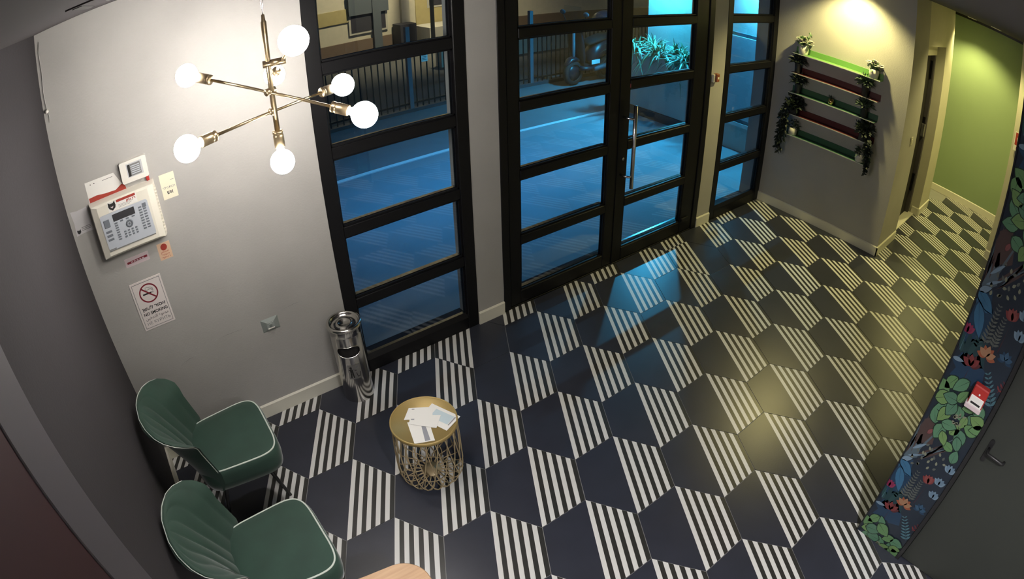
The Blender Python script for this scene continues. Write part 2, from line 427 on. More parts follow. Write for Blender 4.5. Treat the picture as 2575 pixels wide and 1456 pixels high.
def leaf(x0, x1, gx0, gx1):
    lf = MB().bbox((x0, .004, .014), (gx0, .058, H-.062), .005).build('door_leaf', BLACKM, d1)
    for nm, a, c in (('stile', (gx1, .004, .014), (x1, .058, H-.062)), ('bottom_rail', (gx0, .004, .014), (gx1, .058, .125)), ('top_rail', (gx0, .004, H-.15), (gx1, .058, H-.062))):
        MB().bbox(a, c, .005).build(nm, BLACKM, lf)
    light(lf, gx0, gx1, .125, H-.15)
    return lf
lf1 = leaf(.066, 1.094, .165, .985); lf2 = leaf(1.100, DW-.079, 1.200, 1.985)
MB().box((1.088, -.002, .014), (1.106, .004, H-.062)).build('astragal', BLACKM, d1)
# pull bar on the right leaf
ph = MB().tube([(1.184, -.075, .695), (1.184, -.075, 1.375)], .0155, 16).build('pull_bar', CHROME, lf2)
for z in (.80, 1.275): MB().tube([(1.135, .004, z), (1.135, -.045, z), (1.150, -.070, z), (1.184, -.075, z)], .0095, 12).build('bar_bracket', CHROME, ph)
MB().lathe([(.0, 0), (.012, 0), (.012, .01), (0, .01)], (1.15, .004, .93), 16, (0,-1,0)).build('lock_cylinder', CHROME, lf2)
st = MB().box((1.196, .001, 1.497), (1.300, .004, 1.527)).build('door_sticker', mat('worn_red_sticker', (0.30, 0.05, 0.06), .6), lf2)
MB().box((1.206, .0004, 1.507), (1.290, .001, 1.517)).build('printed_line', PAPERK, st)
for z in (.12, 2.2): MB().bbox((1.985, -.014, z), (2.09, .006, z+.045), .006).build('hinge_cover', BLACKM, lf2)

# ------------------------------------------------------------------ chandelier
CH = Vector((-0.338, -0.850, H)); ch = thing('chandelier', 'brass chandelier with crossed arms and seven lit globe bulbs', 'chandelier', CH)
def rel(p): return Vector(p) - CH
MB().lathe([(0, -.03), (.05, -.028), (.055, -.012), (.055, 0)], (0,0,0), 32).build('ceiling_rose', BRASS, ch)
wires = MB().tube([(.0, 0, -.03), (-.006, .002, -.12), (-.001, 0, 2.43-H)], .0012, 6); wires.tube([(.004, 0, -.03), (.006, -.002, -.14), (.001, 0, 2.43-H)], .0012, 6); wires.build('hanging_cable', CHROME, ch)
MB().lathe([(0, 2.435-H), (.006, 2.432-H), (.0075, 2.41-H), (.0105, 2.405-H), (.0105, 1.955-H), (0, 1.955-H)], (0,0,0), 20).build('pole', BRASS, ch)
def lamp_end(p, d):
    # socket and bulb: p bulb centre, d unit direction from arm to bulb
    p = Vector(p); d = Vector(d).normalized(); q = p - d*.125
    prof = [(0, 0), (.0195, .0), (.0205, .004)] + [(.0205 if k % 2 else .0185, .006+.004*k) for k in range(1, 4)] + [(.0205, .022), (.0205, .064), (.018, .066), (0, .066)]
    so = MB().lathe(prof, q, 24, d).build('socket', BRASS, ch)
    prof = [(.013, .066), (.014, .075)]
    for k in range(1, 17):
        t = PI*(1 - k/16.0); rr = .0475*math.sin(t); hh = .125 + .0475*math.cos(t)
        if rr > .015 or k > 8: prof.append((max(rr, .0003), hh))
    MB().lathe(prof, q, 28, d).build('bulb', BULB, ch)
def arm(A, B, J):
    A, B, J = Vector(A), Vector(B), Vector(J); d = (B-A).normalized()
    MB().tube([A + d*.12, B - d*.12], .0058, 12).build('arm', BRASS, ch)
    mid = (A+B)/2; side = mid - J; side.z = 0
    if side.length < .02: side = d.cross(Vector((0,0,1)))*.028
    side = side.normalized()
    c0 = Vector((0, 0, mid.z)) - side*.02; c1 = Vector((mid.x, mid.y, mid.z)) + side*.014
    MB().lathe([(0,0), (.0135,0), (.0135,(c1-c0).length), (0,(c1-c0).length)], c0, 20, c1-c0).build('arm_joint', BRASS, ch)
    lamp_end(A, A-B); lamp_end(B, B-A)
arm(rel((-.617,-.588,2.248)), rel((-.086,-1.105,2.034)), (0,0,2.141-H))
arm(rel((-.701,-1.007,2.069)), rel((.003,-.686,2.056)), (0,0,2.063-H))
arm(rel((-.350,-1.254,2.366)), rel((-.226,-.474,2.126)), (0,0,2.246-H))
lamp_end((0,0,1.862-H), (0,0,-1))

# ------------------------------------------------------------------ ceiling downlights and grille
DLCOL = (1.0, 0.86, 0.34)
LENS = mat('downlight_lens', (1,1,1), .4, emit=DLCOL, estr=18.0)
for (x, y, lab, pw) in ((4.36, -.90, 'round ceiling downlight above the plant shelves', 1.0), (5.70, -2.25, 'round ceiling downlight over the corridor mouth', .55), (7.02, -1.72, 'round ceiling downlight in front of the green wall', 1.0),
                        (-.30, -3.75, 'added fill downlight behind the viewer, nearer the maroon door', 2.3), (.30, -3.75, 'added fill downlight behind the viewer, nearer the dark door', .25)):  # last two are unseen, added as fill light for the lobby
    t = thing('downlight', lab, 'ceiling light', (x, y, H), group='corridor downlights')
    MB().lathe([(.052, -.002), (.056, -.007), (.066, -.007), (.07, 0)], (0,0,0), 28).build('trim_ring', WHITE, t)
    MB().lathe([(.0005, -.003), (.052, -.003)], (0,0,0), 28).build('lens', LENS if x > 3 else mat('fill_lens', (1,1,1), .4, emit=(1,.96,.95), estr=15.0), t)
    ld = bpy.data.lights.new('downlight_lamp', 'SPOT'); ld.energy = DOWN*pw; ld.color = DLCOL if x > 3 else (1, .96, .95); ld.spot_size = math.radians(125); ld.spot_blend = .6; ld.shadow_soft_size = .045
    lo = bpy.data.objects.new('downlight_lamp', ld); COL.objects.link(lo); lo.parent = t; lo.location = (0,0,-.012)
gr = thing('ceiling_grille', 'slotted air grille in the ceiling at the top left', 'air vent', (-.93, -1.3, H))
MB().box((-.06, -.36, -.004), (.20, .36, 0)).build('grille_plate', CEIL, gr)
for k in range(3): MB().box((-.045+k*.075, -.33, -.006), (-.020+k*.075, .33, -.003)).build('slot', BLACK, gr)

# ------------------------------------------------------------------ things on the left part of the front wall  (wall plane y = 0)
def sheet(name, label, cat, x0, z0, x1, z1, mt, tilt=0.0, th=.0012, pts=None, group=None):
    t = thing(name, label, cat, (x0, 0, z0), group=group); t.rotation_euler = (0, tilt, 0)
    P = pts or [(0,0), (x1-x0,0), (x1-x0,z1-z0), (0,z1-z0)]
    MB().poly([(a, 0, c) for a, c in P], (0, -th, 0)).build('sheet', mt, t)
    return t
def flat(parent, name, mt, P, y): return MB().poly([(a, y, c) for a, c in P], (0, -.0003, 0)).build(name, mt, parent)
def rect(a, c, w, h): return [(a,c), (a+w,c), (a+w,c+h), (a,c+h)]

# alarm control panel
ap = thing('alarm_panel', 'large cream alarm control panel with grey keypad', 'alarm panel', (-1.216, 0, 1.402)); PW, PH = .382, .306
b = MB()
prof = [(0, 0, 0), (.004, -.03, .004), (.012, -.06, .010), (.045, -.072, .022)]
rings = []
for (ix, yy, iz) in prof: rings.append([(ix, yy, iz), (PW-ix, yy, iz), (PW-ix, yy, PH-iz*.8), (ix, yy, PH-iz*.8)])
vs = [p for r in rings for p in r]; fs = []
for k in range(3):
    for e in range(4): fs.append((k*4+e, k*4+(e+1) % 4, (k+1)*4+(e+1) % 4, (k+1)*4+e))
fs.append((12,13,14,15)); b.add(vs, fs); b.fixn = True
b.build('body', WHITE2, ap)
for k in range(14): MB().bbox((PW-.012, -.052, .03+k*.018), (PW+.002, -.012, .040+k*.018), .002).build('vent_rib', WHITE2, ap)
fp = MB().poly([(.050, -.070, .060), (.060, -.070, .050), (.320, -.070, .050), (.326, -.070, .060), (.322, -.070, .232), (.314, -.070, .240), (.054, -.070, .240), (.048, -.070, .232)], (0, -.006, 0)).build('keypad_plate', FACE, ap)
MB().bbox((.118, -.078, .190), (.244, -.0755, .228), .002).build('display', LCD, fp)
MB().bbox((.050, -.077, .046), (.322, -.074, .051), .001).build('lower_lip', GREYINK, fp)
KM = MB().bbox((0, -.0035, 0), (.018, 0, .0075), .0015).mesh('key', [KEY])
KS = MB().bbox((0, -.0035, 0), (.033, 0, .042), .0015).mesh('square_key', [KEY]); KL = MB().bbox((0, -.0035, 0), (.034, 0, .0115), .003).mesh('long_key', [KEY]); KN = MB().bbox((0, -.0035, 0), (.013, 0, .0085), .003).mesh('round_key', [KEY])
def key(me, x, z):
    o = bpy.data.objects.new('key', me); COL.objects.link(o); o.parent = fp; o.location = (x, -.0755, z); return o
key(KS, .062, .172)
for k in range(3): key(KL, .061, .101+k*.0215)
for k in range(8): key(KM, .119, .088+k*.0125)
for k in range(3): key(KM, .152+k*.034, .180-.002)
for r in range(9):
    for c in range(2): key(KM, .266+c*.024, .094+r*.0142) if not (r == 8 and c == 1) else None
key(MB().bbox((0, -.0035, 0), (.022, 0, .022), .002).mesh('square_key', [KEY]), .289, .204)
for r in range(3):
    for c in range(4): key(KN, .158+c*.0215, .089+r*.0135)
ring = MB().lathe([(.0105, -.003), (.0105, -.006), (.020, -.006), (.020, -.003)], (.200, -.0725, .152), 24, (0,1,0)); ring = ring.build('navigation_ring', KEY, fp)
MB().lathe([(0, -.004), (.006, -.004), (.006, 0)], (.200, -.0755, .152), 16, (0,1,0)).build('navigation_button', KEY, fp)
sk = flat(ap, 'sticker', PAPER, rect(.108, .243, .165, .050), -.0722)
flat(sk, 'cat_head_print', INK, [(.112,.292),(.122,.284),(.140,.284),(.150,.294),(.153,.270),(.149,.258),(.131,.246),(.115,.258),(.110,.270)], -.0728)
flat(sk, 'cat_face_print', PAPERK, [(.122,.270),(.131,.266),(.140,.270),(.136,.262),(.131,.258),(.126,.262)], -.0732)
flat(sk, 'red_band', REDINK, rect(.160, .279, .108, .013), -.0728)
text('רז סק'[::-1], .014, REDINK, sk, (.214, -.0732, .266), width=.052, bold=.0006, name='red_lettering')
for k in range(3): flat(sk, 'printed_line', GREYINK, rect(.166, .262-k*.006, .085-.01*k, .0016), -.0728)
flat(ap, 'maker_print', GREYINK, rect(.052, .052, .040, .006), -.0765)
# small white control box above it
kb = thing('thermostat', 'small white wall control box with grey display, above the alarm panel', 'control box', (-.998, 0, 1.738))
MB().poly([(0,0,.006),(.006,0,0),(.142,0,-.001),(.149,0,.006),(.150,0,.106),(.145,0,.111),(.006,0,.110),(0,0,.105)], (0,-.028,0)).build('housing', WHITE, kb)
dp = flat(kb, 'display_frame', mat('pale_grey_plastic', (.55,.56,.58), .4), rect(.036, .024, .088, .072), -.0282)
flat(dp, 'display', GREYINK, rect(.042, .028, .072, .062), -.0287)
flat(dp, 'display_bar', INK, rect(.042, .028, .014, .062), -.0290)
for k in range(5): flat(dp, 'display_line', FACE, rect(.060, .036+k*.010, .050, .0045), -.0290)
MB().bbox((.128,-.012,-.030),(.145,-.001,.002),.002).build('red_clip', REDP, kb)
# papers
rp = sheet('notice_paper', 'white notice with red wave print tucked behind the alarm panel', 'paper', -1.207, 1.696, -.985, 1.817, PAPER, pts=[(0,0),(.222,.004),(.20,.05),(.17,.116),(0,.121)])
flat(rp, 'red_wave_print', REDINK, [(.003,.003),(.221,.006),(.216,.032),(.20,.045),(.16,.026),(.10,.030),(.05,.038),(.003,.036)], -.0014)
flat(rp, 'printed_line', GREYINK, rect(.10,.098,.06,.0025), -.0014)
for a in (.03,.052): flat(rp, 'pin_hole', INK, [(a+.003*math.cos(k), .102+.003*math.sin(k)) for k in range(6)], -.0014)
nt_ = sheet('paper_note', 'cream paper note with black letters, right of the alarm panel', 'note', -.804, 1.573, -.721, 1.708, PAPERY)
text('גילוי'[::-1], .018, GREYINK, nt_, (.008, -.0018, .055), width=.030); text('רכזת'[::-1], .018, GREYINK, nt_, (.043, -.0018, .055), width=.033); text('אש'[::-1], .025, INK, nt_, (.026, -.0018, .026), width=.034, bold=.0006)
flat(nt_, 'printed_line', GREYINK, rect(.056, .095, .02, .002), -.0015)
lp = sheet('crumpled_paper', 'crumpled grey-white paper between the alarm panel and the dark wall', 'paper', -1.331, 1.570, -1.228, 1.702, mat('greyish_paper', (.60,.59,.60), .8), pts=[(0,0),(.05,.004),(.105,.002),(.103,.07),(.10,.131),(.04,.128),(0,.135),(.006,.07)])
flat(lp, 'cat_head_print', INK, [(.010,.030),(.016,.026),(.026,.026),(.032,.032),(.032,.016),(.021,.006),(.011,.014)], -.0016)
for k in range(3): flat(lp, 'printed_line', GREYINK, rect(.040, .034-.008*k, .055, .003), -.0016)
lb = sheet('label_strip', 'pale label with dark bar print, stuck under the alarm panel', 'label', -1.113, 1.298, -.969, 1.347, PAPERK)
flat(lb, 'bar_print', DKRED, [(.012,.016),(.134,.020),(.134,.032),(.012,.028)], -.0015)
for k in range(5): flat(lb, 'bar_lettering', PAPERK, rect(.035+k*.017, .020, .011, .006), -.0019)
ot = sheet('paper_tag', 'peach paper tag with orange disc at the panel corner', 'tag', -.913, 1.263, -.838, 1.358, ORINK)
flat(ot, 'disc_print', REDINK, [(.037+.019*math.cos(2*PI*k/20), .070+.019*math.sin(2*PI*k/20)) for k in range(20)], -.0015)
for k, tx in enumerate(('ראשי', 'חשמל', 'מפסק')): text(tx[::-1], .014, REDINK, ot, (.014, -.0018, .008+k*.015), width=.046)
# no smoking sign
ns = sheet('no_smoking_sign', 'white no smoking sign with red circle, low on the wall', 'sign', -1.135, .906, -.942, 1.201, mat('sign_white', (.80,.74,.72), .5), th=.003)
fr = MB()
w_, h_ = .193, .295
for R in ((.010,.010,.173,.003), (.010,.282,.173,.003), (.010,.010,.003,.275), (.180,.010,.003,.275)): fr.poly([(a,-.003,c) for a, c in rect(*R)], (0,-.0004,0))
fr.build('border_print', GREYINK, ns)
cx, cz = .0965, .212
rg = MB()
for k in range(40):
    a0, a1 = 2*PI*k/40, 2*PI*(k+1)/40
    rg.poly([(cx+r*math.cos(t), -.003, cz+r*math.sin(t)) for r, t in ((.049,a0),(.057,a0),(.057,a1),(.049,a1))], (0,-.0007,0))
d = Vector((math.cos(-PI/4), math.sin(-PI/4))); n_ = Vector((-d.y, d.x))
rg.poly([(cx+p.x, -.003, cz+p.y) for p in (d*-.05-n_*.004, d*.05-n_*.004, d*.05+n_*.004, d*-.05+n_*.004)], (0,-.0007,0))
rg.build('red_ring_print', DKRED, ns)
flat(ns, 'cigarette_print', INK, rect(cx-.036, cz-.006, .052, .009), -.003); flat(ns, 'cigarette_tip_print', GREYINK, rect(cx+.018, cz-.006, .004, .009), -.003); flat(ns, 'cigarette_tip_print', GREYINK, rect(cx+.024, cz-.006, .004, .009), -.003)
MB().tube([(cx+.024, -.0032, cz+.008), (cx+.022, -.0032, cz+.02), (cx+.008, -.0032, cz+.022), (cx-.004, -.0032, cz+.018), (cx-.014, -.0032, cz+.024), (cx-.012, -.0032, cz+.034), (cx-.002, -.0032, cz+.036), (cx+.004, -.0032, cz+.031), (cx+.018, -.0032, cz+.031), (cx+.030, -.0032, cz+.022), (cx+.029, -.0032, cz+.008)], .0011, 6).build('smoke_print', GREYINK, ns)
text('אסור לעשן'[::-1], .028, INK, ns, (.026, -.0036, .118), width=.144, bold=.0006)
text('NO SMOKING', .026, INK, ns, (.026, -.0036, .086), width=.148, bold=.0006)
text('\uFEE6\uFEF4\uFEA7\uFEAA\uFE98\uFEDF\uFE8D \uFEC9\uFEEE\uFEE8\uFEE4\uFEE3', .026, INK, ns, (.027, -.0036, .060), width=.142)
text('НЕ КУРИТЬ', .025, GREYINK, ns, (.028, -.0036, .028), width=.146)
# socket plate, sensor
op = thing('wall_socket', 'square silver-grey wall socket plate left of the ash bin', 'socket', (-.466, 0, .599))
MB().add([(0,0,0),(.11,0,0),(.11,0,.087),(0,0,.087),(.03,-.012,.022),(.08,-.012,.022),(.08,-.012,.066),(.03,-.012,.066)], [(0,1,5,4),(1,2,6,5),(2,3,7,6),(3,0,4,7),(4,5,6,7)]).build('plate', OUTLET, op)
MB().bbox((.036,-.013,.026),(.074,-.0115,.062),.001).build('insert', OUTLET, op); MB().lathe([(.006,0),(.011,0),(.011,.003),(.006,.003)], (.055,-.0130,.044), 20, (0,-1,0)).build('socket_ring', OUTLET, op)
MB().bbox((.034,-.0165,.020),(.076,-.012,.026),.001).build('hinge_bar', WHITE, op)
se = thing('cable_gland', 'tiny white knob with a thin cable in the upper left corner', 'cable', (-1.328, 0, 2.25))
MB().lathe([(0,0),(.010,0),(.010,.018),(.007,.026),(0,.026)], (0,0,0), 16, (0,-1,0)).build('knob', WHITE, se)
MB().tube([(0,-.004,.008),(-.004,-.004,.10),(.002,-.004,.2),(-.004,-.004,.30),(.004,-.004,.36)], .0022, 6).build('cable', PLASTER, se)
MB().tube([(.003,-.003,-.012),(.007,-.003,-.03),(.003,-.003,-.06)], .0018, 6).build('cable_tail', PLASTER, se)
# call point on the pilaster, light switch, fire sign
cp = thing('fire_call_point', 'small brown-red call point on the pilaster beside the door', 'call point', (3.503, 0, 1.427))
MB().bbox((-.004,-.022,.0),(.028,0,.072),.003).build('bracket', WHITE2, cp); fb = MB().bbox((.022,-.038,.004),(.068,0,.078),.004).build('body', mat('brown_red_plastic', (.30,.09,.04), .5), cp)
MB().bbox((.034,-.041,.030),(.056,-.037,.050),.002).build('button', PAPERY, fb)
sw = thing('light_switch', 'cream light switch on the corridor wall beside the dark doorway', 'switch', (5.0, YS, 1.12))
MB().bbox((0,-.010,0),(.078,0,.085),.004).build('plate', CREAM, sw); MB().bbox((.022,-.015,.018),(.056,-.009,.066),.003).build('rocker', WHITE2, sw)
fs_ = thing('fire_sign', 'red fire hose sign half hidden behind the mural edge', 'sign', (6.14, -2.62, 1.40))
MB().box((-.032,-.20,-.02),(-.027,0,.20)).build('plate', PAPER, fs_); pr_ = MB().box((-.0335,-.192,.045),(-.032,-.010,.19)).build('red_print', REDINK, fs_)
for r in (.055,.036,.017):
    rr = MB()
    for k in range(28):
        a0, a1 = 2*PI*k/28, 2*PI*(k+1)/28
        rr.poly([(-.0335, -.10+q*math.cos(t), .115+q*math.sin(t)) for q, t in ((r,a0),(r+.008,a0),(r+.008,a1),(r,a1))], (-.0006,0,0))
    rr.build('hose_ring_print', PAPER, pr_)
MB().box((-.0335,-.17,.0),(-.032,-.04,.03)).build('hose_caption_print', REDINK, fs_)

# ------------------------------------------------------------------ ash bin
bn = thing('ash_bin', 'polished steel ash bin standing against the wall beside the window', 'bin', (0.0, -.138, 0)); BR = .098; BHT = .575
FA = math.radians(-112)
NA, NZ = 144, 96
def kid(a, z):   # kidney opening, a: arc length from front, z: height
    x = a/.076; y = (z-.402)/.040
    top = 1 - .16*math.exp(-(x/.3)**2) if y > 0 else 1.0
    return (abs(x)**2.6 + abs(y/top)**2.2) < 1
b = MB(); b.smooth = True
z0, z1 = .0, .545
vs = [(BR*math.cos(2*PI*k/NA), BR*math.sin(2*PI*k/NA), z0+(z1-z0)*i/NZ) for i in range(NZ+1) for k in range(NA)]
fs = []
for i in range(NZ):
    for k in range(NA):
        a = 2*PI*(k+.5)/NA; da = (a-FA+PI) % (2*PI) - PI
        if kid(da*BR, z0+(z1-z0)*(i+.5)/NZ): continue
        fs.append((i*NA+k, i*NA+(k+1) % NA, (i+1)*NA+(k+1) % NA, (i+1)*NA+k))
b.add(vs, fs); b.build('body', STEEL, bn)
MB().lathe([(.090, .30), (.090, .50)], (0,0,0), 48).build('inner_liner', VOID, bn)
pth = []
for k in range(60):
    t = 2*PI*k/60; c, s_ = math.cos(t), math.sin(t)
    x = (abs(c)**(2/2.6))*(1 if c > 0 else -1); y = (abs(s_)**(2/2.2))*(1 if s_ > 0 else -1)
    if y > 0: y *= 1-.16*math.exp(-(x/.3)**2)
    a = FA + x*.076/BR; pth.append(((BR+.0005)*math.cos(a), (BR+.0005)*math.sin(a), 0.402+y*.040))
MB().tube(pth, .0028, 8, closed=True).build('opening_rim', STEEL, bn)
MB().lathe([(BR, .500), (BR+.002, .503), (BR+.002, .540), (BR+.010, .546), (BR+.012, .556), (BR+.008, .566), (BR-.002, .568), (BR-.010, .560), (BR-.014, .548), (.060, .545), (.050, .552), (.040, .556), (.034, .548), (.0, .546)], (0,0,0), 64).build('ash_tray_lid', STEEL, bn)
for k in range(3):
    a0 = k*2*PI/3 + .5; tp = []
    for j in range(13): tp.append((.058*math.cos(a0+1.25*j/12), .058*math.sin(a0+1.25*j/12), .549))
    MB().tube(tp, .006, 8).build('ash_slot', BLACK, bn)
def wrap(P, name, mt, par):
    n = len(P); o = MB(); r = BR+.0008
    # fan over finely split polygon rows
    o.add([(r*math.cos(FA+.12+a/BR), r*math.sin(FA+.12+a/BR), z) for a, z in P], [tuple(range(n))]); return o.build(name, mt, par)
pl_ = MB(); pg = []
for i in range(9):
    for (zz) in (.195, .305):
        a = FA+.12+(-.042+.0105*i)/BR; pg.append(((BR+.0004)*math.cos(a), (BR+.0004)*math.sin(a), zz))
pl_.add(pg, [(2*i, 2*i+2, 2*i+3, 2*i+1) for i in range(8)]); pl_ = pl_.build('label_plate', mat('satin_steel', (.42,.41,.40), .4, 1.0), bn)
wrap([(-.022+.008*math.cos(k*PI/5), .284+.008*math.sin(k*PI/5)) for k in range(10)], 'figure_head_print', INK, pl_)
wrap([(-.036,.264),(-.020,.272),(-.006,.266),(.008,.258),(.012,.262),(-.004,.274),(-.018,.278),(-.036,.270)], 'figure_arm_print', INK, pl_)
wrap([(-.030,.270),(-.012,.270),(-.010,.240),(-.008,.205),(-.014,.205),(-.019,.238),(-.024,.205),(-.031,.205),(-.029,.240)], 'figure_body_print', INK, pl_)
wrap([(.012,.284+0*k) if False else (.017+.007*math.cos(k*PI/5), .284+.007*math.sin(k*PI/5)) for k in range(10)], 'litter_print', GREYINK, pl_)
wrap([(.006,.244),(.012,.210),(.030,.210),(.036,.244),(.032,.244),(.027,.214),(.015,.214),(.010,.244)], 'basket_print', INK, pl_)

# ------------------------------------------------------------------ gold wire side table with leaflets
bt = thing('wire_side_table', 'round gold wire basket side table with leaflets on top', 'side table', (.048, -.967, 0)); TR = .172; TH = .40
MB().lathe([(0, TH-.006), (TR-.004, TH-.006), (TR-.002, TH-.014), (TR+.003, TH-.014), (TR+.005, TH-.004), (TR+.004, TH+.006), (TR, TH+.008), (TR-.004, TH+.005), (TR-.005, TH), (0, TH)], (0,0,0), 64).build('tray_top', GOLD, bt)
prof = [(.048, .008), (.085, .006), (.125, .006), (.150, .010), (.166, .024), (.176, .050), (.179, .090), (.178, .16), (.176, .26), (TR-.002, TH-.010)]
def bw(a0, tw):
    P = []
    for i in range(len(prof)-1):
        for s_ in range(3):
            t = (i+s_/3)/(len(prof)-1); r = prof[i][0]+(prof[i+1][0]-prof[i][0])*s_/3; z = prof[i][1]+(prof[i+1][1]-prof[i][1])*s_/3
            a = a0 + tw*t; P.append((r*math.cos(a), r*math.sin(a), z))
    P.append((prof[-1][0]*math.cos(a0+tw), prof[-1][0]*math.sin(a0+tw), prof[-1][1])); return P
NW = 19
wm = [MB().tube(bw(0, tw), .0031, 6).mesh('basket_wire', [GOLDW]) for tw in (.95, -.95)]
for k in range(NW):
    for q_ in (0, 1):
        o = bpy.data.objects.new('basket_wire', wm[q_]); COL.objects.link(o); o.parent = bt; o.rotation_euler = (0,0,2*PI*(k+.5*q_)/NW)
MB().lathe([(0,.004),(.052,.004),(.052,.012),(0,.012)], (0,0,0), 40).build('base_disc', GOLDW, bt)
MB().tube([(.092*math.cos(2*PI*k/40), .092*math.sin(2*PI*k/40), .008) for k in range(40)], .003, 8, closed=True).build('base_ring', GOLDW, bt)
MB().tube([((TR-.002)*math.cos(2*PI*k/48), (TR-.002)*math.sin(2*PI*k/48), TH-.012) for k in range(48)], .003, 8, closed=True).build('top_ring', GOLDW, bt)
def leaflet(P, z, label, prints):
    c = Vector((P[0][0], P[0][1], z)); t = thing('leaflet', label, 'leaflet', c, group='leaflets on the gold wire table')
    MB().poly([(x-c.x, y-c.y, 0) for x, y in P], (0,0,.0008)).build('sheet', PAPER, t)
    for mt, Q in prints: MB().poly([(x-c.x, y-c.y, .0008) for x, y in Q], (0,0,.0002)).build('print', mt, t)
PALEB = mat('pale_blue_print', (.55,.66,.70), .8); MIDG = mat('mid_grey_print', (.30,.31,.34), .8)
ZT = TH+.0005
leaflet([(-.030,-.915),(.075,-1.000),(.023,-1.122),(-.073,-1.083)][:4] if False else [(-.028,-.932),(.069,-.985),(.023,-1.121),(-.073,-1.083)], ZT, 'white leaflet with a grey stripe, lowest on the gold table', [(MIDG, [(.018,-.998),(.036,-1.010),(.006,-1.106),(-.020,-1.098)])])
leaflet([(.149,-.886),(.216,-1.055),(.105,-1.100),(.045,-.940)], ZT+.0012, 'leaflet with pale blue print overhanging the table edge', [(PALEB, [(.146,-.935),(.190,-1.040),(.130,-1.065),(.088,-.962)]), (MIDG, [(.190,-1.042),(.194,-1.050),(.132,-1.075),(.130,-1.069)])])
leaflet([(.023,-.844),(.140,-.905),(.069,-1.057),(-.038,-.915)][:4] if False else [(.030,-.846),(.138,-.912),(.092,-.985),(-.034,-.908)], ZT+.0024, 'white leaflet fanned out towards the window side of the table', [(MIDG, [(.040,-.862),(.052,-.869),(.049,-.874),(.037,-.867)])])
leaflet([(.000,-.885),(.143,-.962),(.069,-1.057),(-.030,-.950)] if False else [(.010,-.900),(.140,-.990),(.072,-1.056),(-.028,-.950)], ZT+.0036, 'plain white leaflet on top in the middle of the pile', [(MIDG, [(.0,-.925),(.014,-.934),(.010,-.939),(-.004,-.930)])])

# ------------------------------------------------------------------ green velvet shell chairs (face +x)
def make_chair():
    t = thing('shell_chair', '', 'chair', (0,0,0), group='green velvet chairs along the dark wall')
    # seat
    def outline(k, n=64, grow=0.0):
        a = 2*PI*k/n; c, s_ = math.cos(a), math.sin(a); e = .42
        x = (abs(c)**e)*(1 if c >= 0 else -1); y = (abs(s_)**e)*(1 if s_ >= 0 else -1)
        hw = .222 + .016*x
        return (x*(.225+grow) + .005, y*(hw+grow))
    n = 64; b = MB(); b.smooth = True; rings = []
    for grow, z in ((-.06, .318), (-.02, .320), (.006, .335), (.012, .385), (.010, .430), (.002, .458), (-.010, .466), (-.05, .470), (-.12, .474), (-.2, .476)):
        rings.append([(*outline(k, n, grow), z) for k in range(n)])
    vs = [p for r in rings for p in r]; fs = [(i*n+k, i*n+(k+1) % n, (i+1)*n+(k+1) % n, (i+1)*n+k) for i in range(len(rings)-1) for k in range(n)]
    fs += [tuple(range(n-1,-1,-1)), tuple((len(rings)-1)*n+k for k in range(n))]
    b.add(vs, fs); b.fixn = True; seat = b.build('seat', VELVET, t)
    MB().tube([(*outline(k, n, -.004), .462) for k in range(n)], .0045, 8, closed=True).build('seat_piping', PIPING, seat)
    # shell back
    NU, NV = 72, 36
    TB = [(.330,.215,-.140), (.400,.232,-.118), (.470,.240,-.112), (.550,.238,-.128), (.640,.240,-.147), (.690,.250,-.152), (.725,.268,-.166), (.755,.283,-.205), (.780,.280,-.250), (.800,.252,-.300), (.815,.205,-.338), (.826,.135,-.368), (.832,.060,-.384)]
    def tab(z, c):
        for p, q_ in zip(TB[:-1], TB[1:]):
            if z <= q_[0]: return p[c]+(q_[c]-p[c])*(z-p[0])/(q_[0]-p[0])
        return TB[-1][c]
    def pt(u, v, off):
        z = .330 + .502*(1-(1-v)**1.5)
        h_ = tab(z, 1); y = u*h_; xc = -.195 - .190*((z-.33)/.502)**1.4
        x = xc + (tab(z, 2) - xc)*abs(u)**2.6
        edge = (1-abs(u)**8)*(1-v**14)
        fl = abs(math.sin(PI*3.5*(u+1)+PI/2))**.55
        if off > 0: x += edge*(.012 + .013*fl*min(1, (1-v)*2.2+.12)*min(1, .3+v*1.6))
        else: x -= edge*.034
        return (x, y, z)
    b = MB(); b.smooth = True
    F = [pt(-1+2*i/NU, j/NV, 1) for j in range(NV+1) for i in range(NU+1)]; Bk = [pt(-1+2*i/NU, j/NV, -1) for j in range(NV+1) for i in range(NU+1)]
    w = NU+1; o = len(F); fs = []
    for j in range(NV):
        for i in range(NU):
            fs.append((j*w+i, j*w+i+1, (j+1)*w+i+1, (j+1)*w+i)); fs.append((o+j*w+i, o+(j+1)*w+i, o+(j+1)*w+i+1, o+j*w+i+1))
    b.add(F+Bk, fs); bk = b.build('backrest', VELVET, t)
    edge = [pt(-1, j/NV, 1) for j in range(8, NV)] + [pt(-1+2*i/NU, 1, 1) for i in range(0, NU+1, 4)] + [pt(1, j/NV, 1) for j in range(NV-1, 7, -1)]
    MB().tube([(x-.010, y, z) for x, y, z in edge], .0022, 6).build('back_piping', PIPING, bk)
    # frame and legs
    MB().bbox((-.17, -.17, .296), (.17, .17, .322), .006).build('under_frame', BLACK, t)
    for sx in (-1, 1):
        for sy in (-1, 1):
            MB().tube([(sx*.12, sy*.115, .31), (sx*.185 - (0.02 if sx < 0 else 0), sy*.13, .003)], [.013, .0085], 12).build('leg', BLACK, t)
    return t
c1 = make_chair(); c1.location = (-.905, -.558, 0); c1['label'] = 'green velvet shell chair in the corner against the grey wall'
c2 = copy_tree(c1); c2.location = (-.925, -1.335, 0); c2['label'] = 'green velvet shell chair nearer the camera, beside the wooden table'

